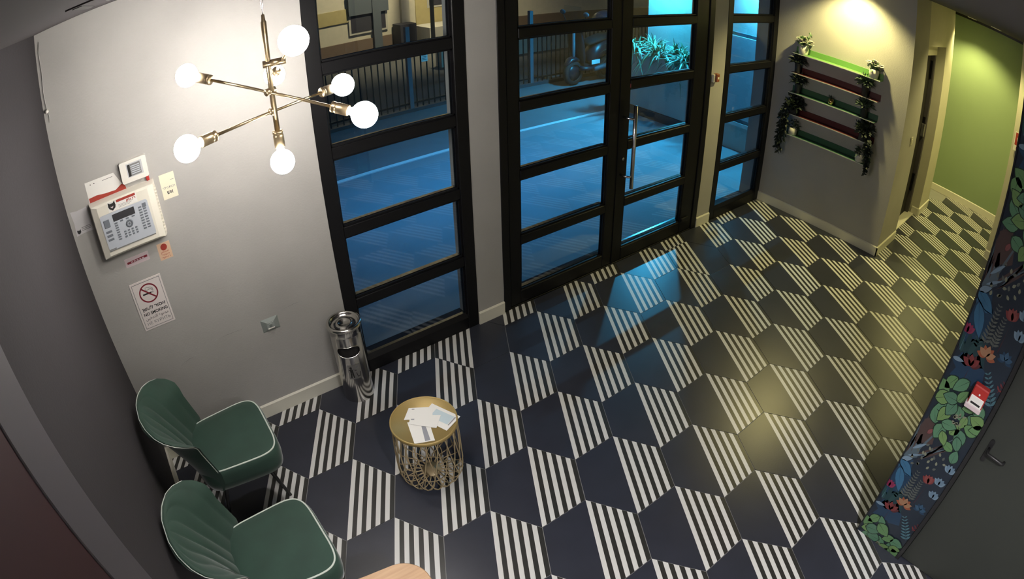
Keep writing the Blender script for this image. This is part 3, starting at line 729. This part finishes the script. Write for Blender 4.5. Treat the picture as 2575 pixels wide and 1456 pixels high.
# ------------------------------------------------------------------ wooden table at the bottom edge
wt = thing('wooden_table', 'light wooden low table with rounded corner at the bottom edge', 'table', (-.70, -1.885, 0), -.10)
def rrect(w, h, r, n=10):
    P = []
    for (sx, sy, a0) in ((1,1,0), (-1,1,PI/2), (-1,-1,PI), (1,-1,3*PI/2)):
        for k in range(n+1):
            a = a0 + PI/2*k/n; P.append((sx*(w-r)+r*math.cos(a), sy*(h-r)+r*math.sin(a)))
    return P
b = MB(); RR = rrect(.27, .235, .12); n = len(RR); rings = [[(x*k, y*k, z) for x, y in RR] for k, z in ((.97,.428),(1,.434),(1,.446),(.985,.450))]
b.add([p for r in rings for p in r], [(i*n+k, i*n+(k+1) % n, (i+1)*n+(k+1) % n, (i+1)*n+k) for i in range(3) for k in range(n)] + [tuple(range(n-1,-1,-1)), tuple(3*n+k for k in range(n))]); b.fixn = True
b.build('table_top', WOOD, wt)
for sx in (-1,1):
    for sy in (-1,1): MB().tube([(sx*.17, sy*.14, .43), (sx*.21, sy*.18, .002)], [.018,.011], 12).build('leg', WOOD, wt)

# ------------------------------------------------------------------ shelves with plants (wall x = XS, shelves run along y)
SHD = .10
def shelf(z, mt, label):
    t = thing('wall_shelf', label, 'shelf', (XS, -.24, z), group='coloured wall shelves')
    MB().bbox((-SHD, -.985, -.004), (0, 0, .004), .0015).build('ledge', mt, t)
    MB().bbox((-.006, -.985, .004), (0, 0, .062), .0015).build('back_strip', mt, t)
    MB().box((-SHD-.0015, -.985, -.004), (-SHD, 0, .004)).build('front_edge', mat('pale_shelf_edge', (.62,.66,.58), .5), t)
ZS = [1.713, 1.508, 1.303, 1.080, .864]
shelf(ZS[0], SH_G, 'top wall shelf, bright green, under the white flowers')
shelf(ZS[1], SH_R, 'upper dark red wall shelf, second from the top')
shelf(ZS[2], SH_T, 'deep green wall shelf carrying the gold jar')
shelf(ZS[3], SH_R, 'lower dark red wall shelf with trailing ivy at both ends')
shelf(ZS[4], SH_T, 'lowest wall shelf, deep green, with two white pots')
def rnd(a, b_): return random.uniform(a, b_)
def blob(mb, c, r, n, L, w, zup=.3, flat_=1.0):
    for k in range(n):
        a = rnd(0, 2*PI); e = rnd(-.4, 1.2); d = Vector((math.cos(a)*math.cos(e), math.sin(a)*math.cos(e), math.sin(e)+zup))
        p = Vector(c) + Vector((d.x, d.y, d.z*flat_))*r*rnd(0, 1)**.8; mb.leaf(p, d + Vector((rnd(-.5,.5), rnd(-.5,.5), rnd(-.3,.5))), L*rnd(.6,1.2), w*rnd(.7,1.2), rnd(0,.5), 2, (rnd(-1,1), rnd(-1,1), rnd(-.3,1)))
def pot_white(label, y, z, h=.075, r=.042, fl=True, n=60):
    t = thing('potted_flowers', label, 'potted plant', (XS-.055, y, z+.0045))
    MB().lathe([(0,0),(r*.86,0),(r*.92,.004),(r*1.02,h*.5),(r,h),(r*.92,h),(r*.9,h*.8),(0,h*.8)], (0,0,0), 28).build('pot', POTW, t)
    f = MB(); blob(f, (0,0,h), .060, 60, .046, .020); stuff(f.build('leaves', LEAFM if fl else LEAFG, t))
    g = MB()
    for k in range(n):
        a = rnd(0,2*PI); q_ = rnd(.0,.078); c = (q_*.8*math.cos(a), q_*1.25*math.sin(a), h+.040+rnd(0,.045)-q_*.4)
        for j in range(5):
            aa = a + j*2*PI/5; g.leaf(c, (math.cos(aa), math.sin(aa), .5), .025, .022, .2, 2)
    stuff(g.build('petals', PETAL, t))
    return t
def pot_dark(label, y, z, h=.105, r=.036, mt=None, ph=.10):
    t = thing('potted_shrub', label, 'potted plant', (XS-.055, y, z+.0045))
    MB().lathe([(0,0),(r*.8,0),(r*.82,.004),(r,h*.95),(r*1.06,h),(r*.95,h),(r*.9,h*.85),(0,h*.85)], (0,0,0), 28).build('pot', POTD, t)
    f = MB(); blob(f, (0,0,h+.018), .066, 230, .058, .016, .25); stuff(f.build('leaves', mt or LEAFG, t))
    return t
def pot_trail(label, y, z, L, side, off):
    t = thing('trailing_plant', label, 'potted plant', (XS-.058, y, z+.0045)); h, r = .085, .04
    MB().bbox((-.04,-.045,0),(.035,.045,h),.006).build('pot', POTD, t)
    f = MB(); blob(f, (0,0,h+.005), .09, 260, .050, .032, .2); stuff(f.build('leaves', LEAFD, t))
    v = MB(); st_ = MB()
    for s_ in range(7):
        a = rnd(-.03,.03); P = []
        ll = L*(1 if s_ == 0 else rnd(.4,.95)); nn = max(6, int(ll/.018))
        for k in range(nn+1):
            q_ = k/nn; over = min(1, q_*4)
            x = -.03 - .045*over + a*.3; yy = side*(.02 + .055*over*(1+.3*math.sin(s_)) + off*q_) + a
            zz = h - .01 + .03*math.sin(over*PI) - max(0, q_-.12)*ll*1.12
            P.append((x, yy, zz))
            for j in range(3):
                d = Vector((rnd(-1,.4), rnd(-1,1), rnd(-.9,.4))); v.leaf((x, yy, zz), d, rnd(.030,.046), rnd(.024,.034), .3, 2, (rnd(-1,1), rnd(-1,1), rnd(-.3,1)))
        st_.tube(P, .0014, 5)
    stuff(v.build('vine_leaves', LEAFD, t)); st_.build('vines', LEAFD, t)
    return t
pw1 = pot_white('white pot of pale flowers at the window end of the top shelf', -.345, ZS[0], .10, .052); pot_white('white pot of pale flowers at the corridor end of the top shelf', -1.135, ZS[0], .085, .050)
tw = MB(); tw.tube([(0,-.03,.12),(0,-.05,.17),(.0,-.06,.205)], .0015, 5); blob(tw, (0,-.06,.20), .025, 14, .024, .014); stuff(tw.build('tall_sprig', LEAFM, pw1))
pot_dark('dark potted shrub at the window end of the upper red shelf', -.30, ZS[1], .10, .036, LEAFD); pot_dark('dark potted shrub at the corridor end of the upper red shelf', -1.065, ZS[1], .105, .040, LEAFG)
pot_dark('dark potted shrub at the window end of the gold jar shelf', -.325, ZS[2], .10, .038, LEAFD); pot_dark('dark potted shrub at the corridor end of the gold jar shelf', -1.085, ZS[2], .10, .040, LEAFG)
gj = thing('jar_succulent', 'small gold jar with a spiky plant in the middle of a shelf', 'potted plant', (XS-.055, -.712, ZS[2]+.0045))
MB().lathe([(0,0),(.020,0),(.030,.012),(.033,.032),(.028,.054),(.022,.060),(.020,.058),(.024,.040),(0,.03)], (0,0,0), 28).build('jar', GOLDJ, gj)
f = MB()
for k in range(22):
    a = rnd(0,2*PI); f.leaf((0,0,.05), (math.cos(a)*.6, math.sin(a)*.6, rnd(.6,1.3)), rnd(.05,.085), .008, .25, 3)
stuff(f.build('leaves', LEAFG, gj))
pot_trail('dark ivy trailing far down from the window end of the lower red shelf', -.315, ZS[3], .50, 1, .01); pot_trail('dark ivy trailing down from the corridor end of the lower red shelf', -1.125, ZS[3], .36, -1, .035)
pot_white('white pot with grey-green flowers at the window end of the lowest shelf', -.330, ZS[4], .075, .046, False, 9); pot_white('white pot with grey-green leaves at the corridor end of the lowest shelf', -1.120, ZS[4], .080, .048, False, 6)

# ------------------------------------------------------------------ floral mural on the wall end (faces -x)
MX = 1.539; MY = -2.885
mu = thing('mural_panel', 'tall dark panel printed with tropical leaves and flowers', 'mural', (MX, MY, 0))
MB().box((0, -.318, 0), (.02, 0, H-.003)).build('panel', mat('mural_ground', (.012,.015,.022), .35, var=.5, vscale=3.0, col2=(.010,.022,.040)), mu)
MB().bbox((-.006, 0, 0), (.022, .007, H-.003), .001).build('edge_strip', BLACK, mu)
MB().bbox((-.010, -.345, 0), (.022, -.318, H-.003), .002).build('edge_strip', BLACK, mu)
def C(r, g, b_): return mat('mural_%02d%02d%02d' % (int(r*99), int(g*99), int(b_*99)), (r*.52, g*.52, b_*.56), .4)
GR = [C(.19,.40,.15), C(.15,.36,.19), C(.24,.43,.14), C(.13,.31,.18)]; GRD = C(.015,.045,.025); CREAML = C(.34,.36,.24); GREYL = C(.16,.18,.15); ORA = C(.48,.14,.06); PEACH = C(.55,.30,.16)
RED = C(.28,.05,.05); DRED = C(.12,.025,.03); PINK = C(.42,.05,.13); BLU = C(.06,.22,.38); DBLU = C(.02,.07,.14); PBLU = C(.28,.42,.52); TEAL = C(.11,.26,.30); DTEAL = C(.02,.07,.08); STEELB = C(.13,.19,.22); BROWN = C(.11,.07,.06)
LAYER = {}
def shape(kind, P, mt, lev):
    # flat print: polygon in (a, z) panel coordinates
    P = [(min(.317, max(.001, a)), min(H-.006, max(.002, z))) for a, z in P]
    LAYER.setdefault((kind, mt.name), (MB(), mt))[0].face([(-.0004-.00035*lev, -a, z) for a, z in P])
def lf(a, z, L, w, ang, mt, lev=2, kind='leaf_print', rim=None):
    d = (math.cos(ang), math.sin(ang)); n = (-d[1], d[0]); P = []
    prof = [(0,0), (.12,.55), (.3,.95), (.5,1), (.72,.72), (.9,.3), (1,0)]
    for t, h in prof: P.append((a+d[0]*L*t+n[0]*w*h*.5, z+d[1]*L*t+n[1]*w*h*.5))
    for t, h in reversed(prof[1:-1]): P.append((a+d[0]*L*t-n[0]*w*h*.5, z+d[1]*L*t-n[1]*w*h*.5))
    if rim: 
        c = (a+d[0]*L*.5, z+d[1]*L*.5); shape('leaf_outline_print', [(c[0]+(x-c[0])*1.13, c[1]+(y-c[1])*1.13) for x, y in P], rim, lev-1)
    shape(kind, P, mt, lev)
    q_ = [(a+n[0]*w*.02, z+n[1]*w*.02), (a+d[0]*L*.9, z+d[1]*L*.9), (a-n[0]*w*.02, z-n[1]*w*.02)]
    if rim: shape('leaf_vein_print', q_, rim, lev+1)
def fern(a0, z0, a1, z1, mt, n=9, w=.032, lev=3):
    ang = math.atan2(z1-z0, a1-a0)
    shape('stem_print', [(a0-.0015,z0), (a1,z1), (a0+.0015,z0)], mt, lev)
    for k in range(n):
        t = (k+.5)/n; a = a0+(a1-a0)*t; z = z0+(z1-z0)*t; s_ = w*(1-.55*t)
        for sg in (-1, 1): lf(a, z, s_, s_*.36, ang+sg*1.05, mt, lev, 'fern_leaflet_print')
def bloom(a, z, r, n, mt, mt2=None, spread=2*PI, base=PI/2, lev=5):
    for k in range(n):
        an = base-spread/2+spread*(k+.5)/n; lf(a, z, r, r*.55, an, mt if (k % 2 == 0 or not mt2) else mt2, lev+(k % 2), 'petal_print')
rs = random.Random(3)
GL = [(.050,.145),(.106,.161),(.049,.061),(.086,.078),(.142,.118),(.064,.009),(.092,-.017),(.113,.028),(.202,.083),(.146,-.053),(.189,-.057),(.247,.030),(.267,-.014),(.268,.086),(.280,.045),(.229,-.077),(.195,-.159),(.112,-.113),(.152,-.134),(.263,-.189),(.03,.10),(.17,.03),(.21,.0),(.24,-.12),(.30,.01),(.05,-.05)]
for n in range(-1, 3):
    o = n*.977
    for (a, z, w_, h_, mt) in ((.10,.25,.12,.10,DBLU), (.05,.48,.08,.16,DBLU), (.09,.33,.09,.09,DTEAL), (.05,.82,.07,.11,BROWN), (.03,.70,.05,.10,STEELB)):
        shape('wash_print', [(a+w_*math.cos(2*PI*k/14)*(.8+.25*math.sin(3*k)), o+z+h_*math.sin(2*PI*k/14)*(.8+.2*math.cos(2*k))) for k in range(14)], mt, 0)
    for k in range(9):
        a = .004+.012*k; lf(a, o+.64+.012*(k % 3), .22+.02*(k % 4), .012, 1.5-.09*k+.3*math.sin(k), STEELB if k % 2 else BROWN, 1)
    lf(.025, o+.690, .10, .016, .85, PBLU, 4); lf(.022, o+.640, .09, .013, .6, PBLU, 4)
    lf(.0, o+.60, .12, .055, -.55, BLU, 4, rim=DBLU); lf(.0, o+.56, .11, .06, -.15, C(.05,.17,.30), 3); lf(.02, o+.555, .16, .055, -1.15, BLU, 5, rim=DBLU); lf(.0, o+.60, .07, .03, .6, PBLU, 4)
    bloom(.018, o+.400, .050, 5, PINK, C(.34,.03,.10), 1.9)
    shape('stem_print', [(.016, o+.31), (.018, o+.41), (.021, o+.31)], TEAL, 4)
    for k in range(4): lf(.03+.02*k, o+.30, .13, .028, 1.9-.25*k, DTEAL if k % 2 else C(.03,.10,.10), 2)
    fern(.122, o+.40, .128, o+.595, GREYL, 10, .036); fern(.170, o+.405, .175, o+.555, GREYL, 9, .034); fern(.10, o+.36, .06, o+.50, C(.05,.12,.12), 8, .03, 2)
    bloom(.160, o+.350, .056, 7, ORA, PEACH, 3.6); lf(.152, o+.345, .04, .018, 1.6, PEACH, 8)
    bloom(.105, o+.268, .060, 6, DRED, RED, 2.6, 1.6, 3); shape('stem_print', [(.100, o+.17), (.105, o+.27), (.104, o+.17)], DRED, 2)
    bloom(.213, o+.560, .058, 5, RED, C(.34,.09,.08), 1.8, 1.9, 4)
    shape('stem_print', [(.205, o+.40), (.213, o+.56), (.208, o+.40)], DRED, 2)
    for (a, z) in ((.271,.590), (.284,.500), (.284,.690)): bloom(a, o+z, .050, 5, PBLU, C(.20,.32,.42), 2.2, 1.6, 4)
    bloom(.262, o+.385, .045, 7, DBLU, C(.05,.13,.22), 4.2, 1.6, 3)
    lf(.0, o+.262, .065, .022, .12, PBLU, 4)
    fern(.308, o+.150, .205, o+.292, TEAL, 8, .045, 4); fern(.300, o+.235, .318, o+.30, RED, 3, .03, 4)
    lf(.06, o+.815, .045, .022, 1.1, C(.34,.12,.11), 4, rim=DRED)
    for (a, z) in ((.107,.703),(.115,.672),(.100,.629),(.131,.747),(.199,.658),(.222,.739),(.060,.649),(.094,.761),(.121,.704),(.143,.748),(.067,.615),(.109,.628),(.16,.70),(.15,.675),(.18,.715),(.235,.72),(.20,.75),(.165,.64),(.075,.70),(.205,.69)):
        lf(a-.008, o+z-.008, .024, .014, rs.uniform(.3,2.4), CREAML if rs.random() > .4 else GREYL, 4, 'seed_print')
    for k, (a, z) in enumerate(GL):
        an = rs.uniform(0, 2*PI); L = rs.uniform(.075, .108); mt = GR[k % 4]
        lf(a-math.cos(an)*L*.5, o+z-math.sin(an)*L*.5, L, L*rs.uniform(.55,.75), an, mt, 4+2*(k % 5), rim=GRD)
    for k in range(12):
        a = .13+.07*rs.random(); z = -.03+.06*rs.random(); lf(a, o+z, .022, .012, rs.uniform(0,6.2), CREAML, 14, 'seed_print')
for (kind, _), (b, mt) in LAYER.items(): stuff(b.build(kind, mt, mu))
rb = thing('fire_alarm_box', 'small red and white fire call box fixed on the floral mural', 'call point', (MX, MY-.172, 1.098))
MB().bbox((-.042, -.090, .0), (-.006, 0, .112), .005).build('body', REDP, rb); MB().bbox((-.046, -.084, .012), (-.041, -.004, .062), .002).build('white_front', PAPER, rb)
MB().bbox((-.050, -.092, -.012), (-.008, .008, .014), .004).build('lower_cover', PAPERK, rb)
MB().box((-.0472, -.074, .022), (-.046, -.016, .032)).build('caption_print', INK, rb); MB().lathe([(0,0),(.005,0),(.005,.003),(0,.003)], (-.0405,-.045,.076), 14, (-1,0,0)).build('lamp_dot', PAPER, rb)
# dark door right of the mural
d4 = sempty('door_4', (MX+.02, -3.235, 0), 'dark green-grey door with black lever handle, right of the mural')
MB().bbox((0, -.95, .006), (.04, 0, 2.30), .003).build('door_leaf', DOORG, d4)
hp = MB().poly([(-.0, -.068+.014*math.cos(t), .865+.014*math.sin(t)) for t in [PI+PI*k/10 for k in range(11)]] + [(-.0, -.068+.014*math.cos(t), .972+.014*math.sin(t)) for t in [PI*k/10 for k in range(11)]], (-.008,0,0)).build('lever_plate', BLACK, d4)
MB().tube([(-.008,-.068,.935), (-.045,-.068,.935), (-.052,-.078,.935), (-.052,-.175,.935), (-.045,-.186,.935), (-.028,-.190,.935)], .0085, 12).build('lever', BLACK, hp)
struct(MB().box((MX+.02, -4.3, 2.31), (MX+.12, -3.21, H)).build('trim_4', DOORG)); struct(MB().box((MX+.06, -4.3, 0), (MX+.16, -3.21, 2.31)).build('wall_back_side', DOORG))

# ------------------------------------------------------------------ outside
ZG = -.02
PAVE = mat('pavement_concrete', (.20,.215,.235), .75, var=.18, vscale=3, bump=.2, bscale=40); ROAD = mat('asphalt', (.13,.135,.145), .85, var=.2, vscale=6, bump=.3, bscale=80); KERB = mat('pale_kerb', (.60,.62,.62), .7)
YARD = mat('yard_ground', (.05,.052,.055), .9, var=.3, vscale=4); TAN = mat('tan_render', (.52,.50,.46), .85, var=.12, vscale=5, bump=.2, bscale=70); DKSTONE = mat('dark_plinth', (.05,.05,.055), .6)
STRIPW = mat('light_stone', (.45,.43,.38), .8, var=.1); OCHRE = mat('ochre_render', (.42,.35,.17), .85, var=.15); CRR = mat('cream_render', (.56,.52,.42), .85, var=.15); METALB = mat('blue_grey_metal', (.11,.13,.155), .55, .2); SHUT = mat('dark_shutter', (.03,.03,.045), .6)
SEAM = mat('paving_joint', (.10,.11,.12), .9)
struct(MB().box((-6, .25, ZG-.2), (14, 3.20, ZG)).build('sidewalk', PAVE), 'blue lit pavement outside the entrance')
struct(MB().box((-6, 3.20, ZG-.2), (14, 3.27, ZG+.012)).build('kerb', KERB)); struct(MB().box((-6, 3.27, ZG-.2), (14, 5.12, ZG-.004)).build('road', ROAD))
struct(MB().box((-6, 5.12, ZG-.2), (14, 5.24, ZG+.05)).build('fence_kerb', DKSTONE)); struct(MB().box((-8, 5.24, ZG-.3), (20, 11.2, ZG-.03)).build('yard', YARD))
th_ = sempty('trim_2', (0,0,0)); 
for (a, c) in (W1, DR, W2): MB().box((a, .07, -.05), (c, .26, -.004)).build('outer_sill', GLOSSB, th_)
# fence with one bar per object
fe = thing('iron_fence', 'black iron railing with pointed bars across the street', 'fence', (0, 5.18, ZG+.05))
BARM = MB().box((-.008,-.008,0), (.008,.008,.98)); BARM.add([(-.016,-.008,.98),(.016,-.008,.98),(.016,.008,.98),(-.016,.008,.98),(0,0,1.07)], [(0,1,4),(1,2,4),(2,3,4),(3,0,4),(3,2,1,0)]); BARM = BARM.mesh('bar', [BLACKM])
for k in range(92):
    o = bpy.data.objects.new('bar', BARM); COL.objects.link(o); o.parent = fe; o.location = (-.55+.1033*k, 0, 0)
for z in (.06, .88): MB().box((-.6,-.012,z), (8.95,.012,z+.03)).build('fence_rail', BLACKM, fe)
for x in (.95, 3.27, 5.60, 8.0): MB().bbox((x-.035,-.035,-.04), (x+.035,.035,1.30), .004).build('fence_post', METALB, fe)
# planter, wall, cabinet, plants
pln = thing('planter', 'long rendered planter box outside the right door leaf', 'planter', (5.79, 1.35, ZG))
MB().bbox((0, 0, .13), (.70, 1.95, .96), .008).build('box', TAN, pln); MB().box((-.012, 0, 0), (.70, 1.96, .13)).build('plinth', DKSTONE, pln); MB().box((.04, .04, .955), (.68, 1.91, .966)).build('soil', mat('soil', (.02,.016,.012), .95), pln)
struct(MB().box((6.50, .25, ZG-.1), (6.7, 3.35, 3.4)).build('wall_outside_right', TAN)); struct(MB().box((5.80, .25, ZG-.1), (6.5, 1.345, 3.4)).build('wall_outside_pier', TAN))
MB_ = thing('meter_cabinet', 'pale grey metal cabinet door on the outside wall, seen through the narrow window', 'cabinet', (5.80, .55, .38))
MB().bbox((-.03, 0, 0), (0, .78, 1.20), .004).build('cabinet_frame', METALB, MB_); cdoor = MB().bbox((-.042, .05, .05), (-.03, .73, 1.15), .003).build('cabinet_door', mat('pale_blue_grey_metal', (.42,.47,.52), .5), MB_)
MB().lathe([(0,0),(.018,0),(.018,.015),(0,.02)], (-.042,.69,.70), 16, (-1,0,0)).build('knob', WHITE, cdoor)
kb_ = MB().box((-.05, 0, -.05),(0,.80,-.0)); kb_.build('cabinet_sill', KERB, MB_)
LEAFS = mat('strappy_leaf', (.16,.27,.15), .5, var=.35, vscale=12); 
k = 0
for (x, y, lab) in ((5.90,1.78,'strappy plant at the near end of the planter'), (6.14,1.90,'strappy plant at the back of the planter near end'), (5.88,2.08,'strappy plant drooping over the planter face, second from the near end'), (6.10,2.40,'strappy plant behind the middle of the planter'), (5.88,2.58,'strappy plant drooping over the middle of the planter face'), (6.15,2.92,'strappy plant at the back of the planter far end'), (5.90,3.08,'strappy plant at the far end of the planter front')):
    t = thing('strappy_plant', lab, 'plant', (x, y, ZG+.962), group='plants in the outdoor planter'); f = MB()
    for j in range(130):
        a = rnd(0,2*PI); e = rnd(.35,1.4); f.leaf((rnd(-.05,.05), rnd(-.05,.05), 0), (math.cos(a)*math.cos(e), math.sin(a)*math.cos(e), math.sin(e)), rnd(.30,.52)*(1.15 if math.cos(a) < 0 else .85), rnd(.018,.030), rnd(.35,1.25) if math.cos(a) < 0 else rnd(.3,.8), 7)
    f.build('leaves', LEAFS, t)
    MB().lathe([(0,0),(.03,0),(.02,.03),(0,.035)], (0,0,0), 10).build('root_crown', LEAFS, t)
# blue lamps
BCOL = (.05, .42, 1.0)
def bluelamp(loc, label, pw, size, rot, spread=PI):
    t = thing('blue_wall_lamp', label, 'lamp', loc); 
    MB().bbox((-size/2,-.05,-.02),(size/2,.05,.03),.004).build('housing', BLACKM, t); MB().box((-size/2+.01,-.04,-.024),(size/2-.01,.04,-.02)).build('diffuser', (mat('added_blue_strip', (.5,.8,1), .4, emit=(.25,.6,1.0), estr=6.0) if size > 1 else mat('blue_led', (.5,.8,1), .4, emit=(.20,.6,1.0), estr=90.0)), t)
    ld = bpy.data.lights.new('blue_lamp_light', 'AREA'); ld.shape = 'RECTANGLE'; ld.size = size; ld.size_y = .09; ld.energy = pw; ld.color = BCOL if size > 1 else (.04, .55, 1.0); ld.spread = spread
    lo = bpy.data.objects.new('blue_lamp_light', ld); COL.objects.link(lo); lo.parent = t; lo.location = (0,0,-.03)
    t.rotation_euler = rot
bluelamp((6.36, 2.95, 2.45), 'blue lamp on the outside wall above the planter', BLUE*2.0, .22, (0, .12, 0), math.radians(150))
bluelamp((5.70, .80, 2.42), 'blue lamp on the outside pier, near the narrow window', BLUE*.9, .22, (0, -.35, 0), math.radians(140))
can = struct(MB().box((-2.0, .25, 2.95), (6.5, 1.9, 3.07)).build('added_canopy', DKSTONE))  # unseen slab, added to carry the blue strip lamp
bluelamp((2.6, 1.75, 2.92), 'added blue strip lamp under the added canopy', BLUE*.46, 3.2, (.16,0,0), math.radians(84))  # unseen strip, added to spread blue light over the pavement
# scooters
def scooter(label, loc, rz):
    t = thing('scooter', label, 'scooter', loc, rz); P = mat('scooter_black', (.012,.014,.020), .35); G = mat('rubber', (.01,.01,.01), .8)
    for x in (-.42, .40):
        wm_ = MB().lathe([(.15,-.05),(.205,-.048),(.225,0),(.205,.048),(.15,.05),(.14,0),(.15,-.05)], (x,0,.225), 28, (0,1,0)).build('wheel', G, t); MB().lathe([(0,-.03),(.15,-.03),(.15,.03),(0,.03)], (x,0,.225), 20, (0,1,0)).build('hub', P, wm_)
    def hull(name, secs, mt):
        b = MB(); b.smooth = True; n = 16; vs = []
        for (x, z, hw_, hz) in secs: vs += [(x, hw_*math.cos(2*PI*k/n), z+hz*math.sin(2*PI*k/n)) for k in range(n)]
        b.add(vs, [(i*n+k, i*n+(k+1) % n, (i+1)*n+(k+1) % n, (i+1)*n+k) for i in range(len(secs)-1) for k in range(n)] + [tuple(range(n)), tuple((len(secs)-1)*n+k for k in range(n))]); b.fixn = True
        return b.build(name, mt, t)
    hull('rear_body', [(-.05,.42,.10,.10),(.05,.52,.16,.18),(.25,.62,.17,.20),(.42,.68,.14,.14),(.56,.70,.08,.07)], P); hull('seat', [(-.08,.72,.08,.04),(.0,.76,.14,.06),(.2,.80,.15,.07),(.42,.84,.14,.06),(.50,.86,.08,.03)], G)
    hull('top_case', [(.24,1.12,.10,.10),(.28,1.12,.20,.17),(.45,1.13,.23,.19),(.58,1.13,.20,.16),(.62,1.13,.12,.08)], mat('scooter_case', (.02,.03,.055), .4)); hull('front_shield', [(-.22,.35,.10,.05),(-.30,.55,.18,.14),(-.36,.80,.20,.18),(-.40,.98,.16,.14),(-.40,1.12,.10,.06)], P)
    hull('floor_board', [(-.30,.30,.14,.05),(-.1,.28,.15,.05),(.10,.34,.14,.06)], P); hull('front_mudguard', [(-.62,.38,.04,.02),(-.52,.46,.07,.05),(-.40,.48,.08,.05),(-.28,.44,.05,.03)], P)
    MB().bbox((-.46,-.19,1.12),(-.42,.19,1.44),.01).build('windscreen', GLASS, t); MB().tube([(-.40,-.33,1.08),(-.36,-.15,1.12),(-.36,.15,1.12),(-.40,.33,1.08)], .016, 10).build('handlebar', G, t)
    for s_ in (-1,1): MB().tube([(-.38,s_*.2,1.12),(-.40,s_*.26,1.28)], .007, 6).build('mirror_stem', G, t); MB().sphere((-.40,s_*.27,1.31), .055, 14, 8, (.35,1.2,.8)).build('mirror', METALB, t)
    MB().tube([(-.40,0,.95),(-.42,0,.3)], .03, 10).build('fork', METALB, t); MB().tube([(.0,-.12,.26),(.5,-.15,.32)], .045, 12).build('exhaust', METALB, t)
    pt_ = MB().bbox((.60,-.09,.78),(.612,.09,.93),.003).build('number_plate', PAPER, t); MB().box((.6125,-.07,.84),(.613,.07,.875)).build('plate_print', INK, pt_)
    MB().bbox((-.10,-.152,.36),(.12,-.146,.44),.002).build('side_sticker', PAPER, t)
    return t
scooter('dark scooter with a rounded top case seen through the left door leaf', (6.62, 4.80, ZG), 0.08)
fg = thing('fence_sign', 'small white sign hanging by a wire on the railing, through the tall window', 'sign', (3.53, 5.15, .74))
MB().bbox((-.055, -.006, 0), (.055, 0, .135), .002).build('plate', PAPER, fg); MB().tube([(-.045,-.003,.135),(-.02,0,.24),(.0,.02,.32),(.02,0,.24),(.045,-.003,.135)], .003, 6).build('wire', GREYINK, fg)
for k in range(4): MB().box((-.04, -.0072, .025+k*.024), (.035-.01*(k % 2), -.006, .035+k*.024)).build('printed_line', GREYINK, fg)
# far building beyond the yard
fbld = thing('far_building', 'cream and ochre building across the yard behind the railing', 'building', (0, 11.2, ZG))
MB().box((-6, 0, 0), (16, .4, 5)).build('wall', CRR, fbld); MB().box((-6, -.05, 0), (16, 0, .28)).build('plinth', mat('brown_plinth', (.16,.11,.08), .8, var=.2), fbld); MB().box((2.6, -.03, .80), (4.72, 0, 1.15)).build('ochre_band', OCHRE, fbld)
MB().box((6.6, -.03, .28), (9.4, 0, 2.4)).build('ochre_band', OCHRE, fbld)
for (x0, x1, z0, z1) in ((4.78,5.72,.50,.95), (7.0,7.7,.9,2.0), (10.2,11.4,.9,2.0)):
    wn = MB().box((x0-.06,-.04,z0-.06),(x1+.06,0,z1+.06)).build('window_frame', STRIPW, fbld); MB().box((x0,-.05,z0),(x1,-.03,z1)).build('shutter', SHUT, wn)
MB().box((4.72,-.10,.95),(5.80,0,1.5)).build('lintel_panel', METALB, fbld)
for x in (5.35, 6.15, 8.6): MB().box((x,-.12,0),(x+.22,0,5)).build('pilaster', STRIPW if x != 5.35 else METALB, fbld)
MB().box((6.5,-.9,0),(8.2,-.05,.42)).build('step_block', STRIPW, fbld); MB().box((5.9,-.5,0),(6.35,-.05,.55)).build('bin_box', SHUT, fbld)
hw_ = thing('garden_wall', 'low pale wall beyond the railing', 'wall', (0, 7.7, ZG)); MB().bbox((5.3,0,-.05),(12.5,.25,.52), .01).build('wall_block', CRR, hw_); MB().bbox((5.25,-.03,.52),(12.55,.28,.58), .006).build('coping', STRIPW, hw_)
sl = thing('street_lamp', 'warm street lamp in the yard, above the picture', 'street lamp', (6.2, 9.6, ZG)); MB().tube([(0,0,0),(0,0,4.4),(0,-.3,4.6),(0,-.6,4.6)], .05, 10).build('pole', METALB, sl)
MB().bbox((-.12,-.85,4.52),(.12,-.5,4.62),.01).build('head', METALB, sl); MB().box((-.09,-.82,4.51),(.09,-.53,4.52)).build('lens', mat('warm_street_lens', (1,.9,.7), .4, emit=(1,.78,.42), estr=30), sl)
ld = bpy.data.lights.new('street_lamp_light', 'SPOT'); ld.energy = 1100; ld.color = (1,.84,.52); ld.spot_size = 2.1; ld.spot_blend = .6; ld.shadow_soft_size = .1
lo = bpy.data.objects.new('street_lamp_light', ld); COL.objects.link(lo); lo.parent = sl; lo.location = (0,-.68,4.5); lo.rotation_euler = (.55,0,0)
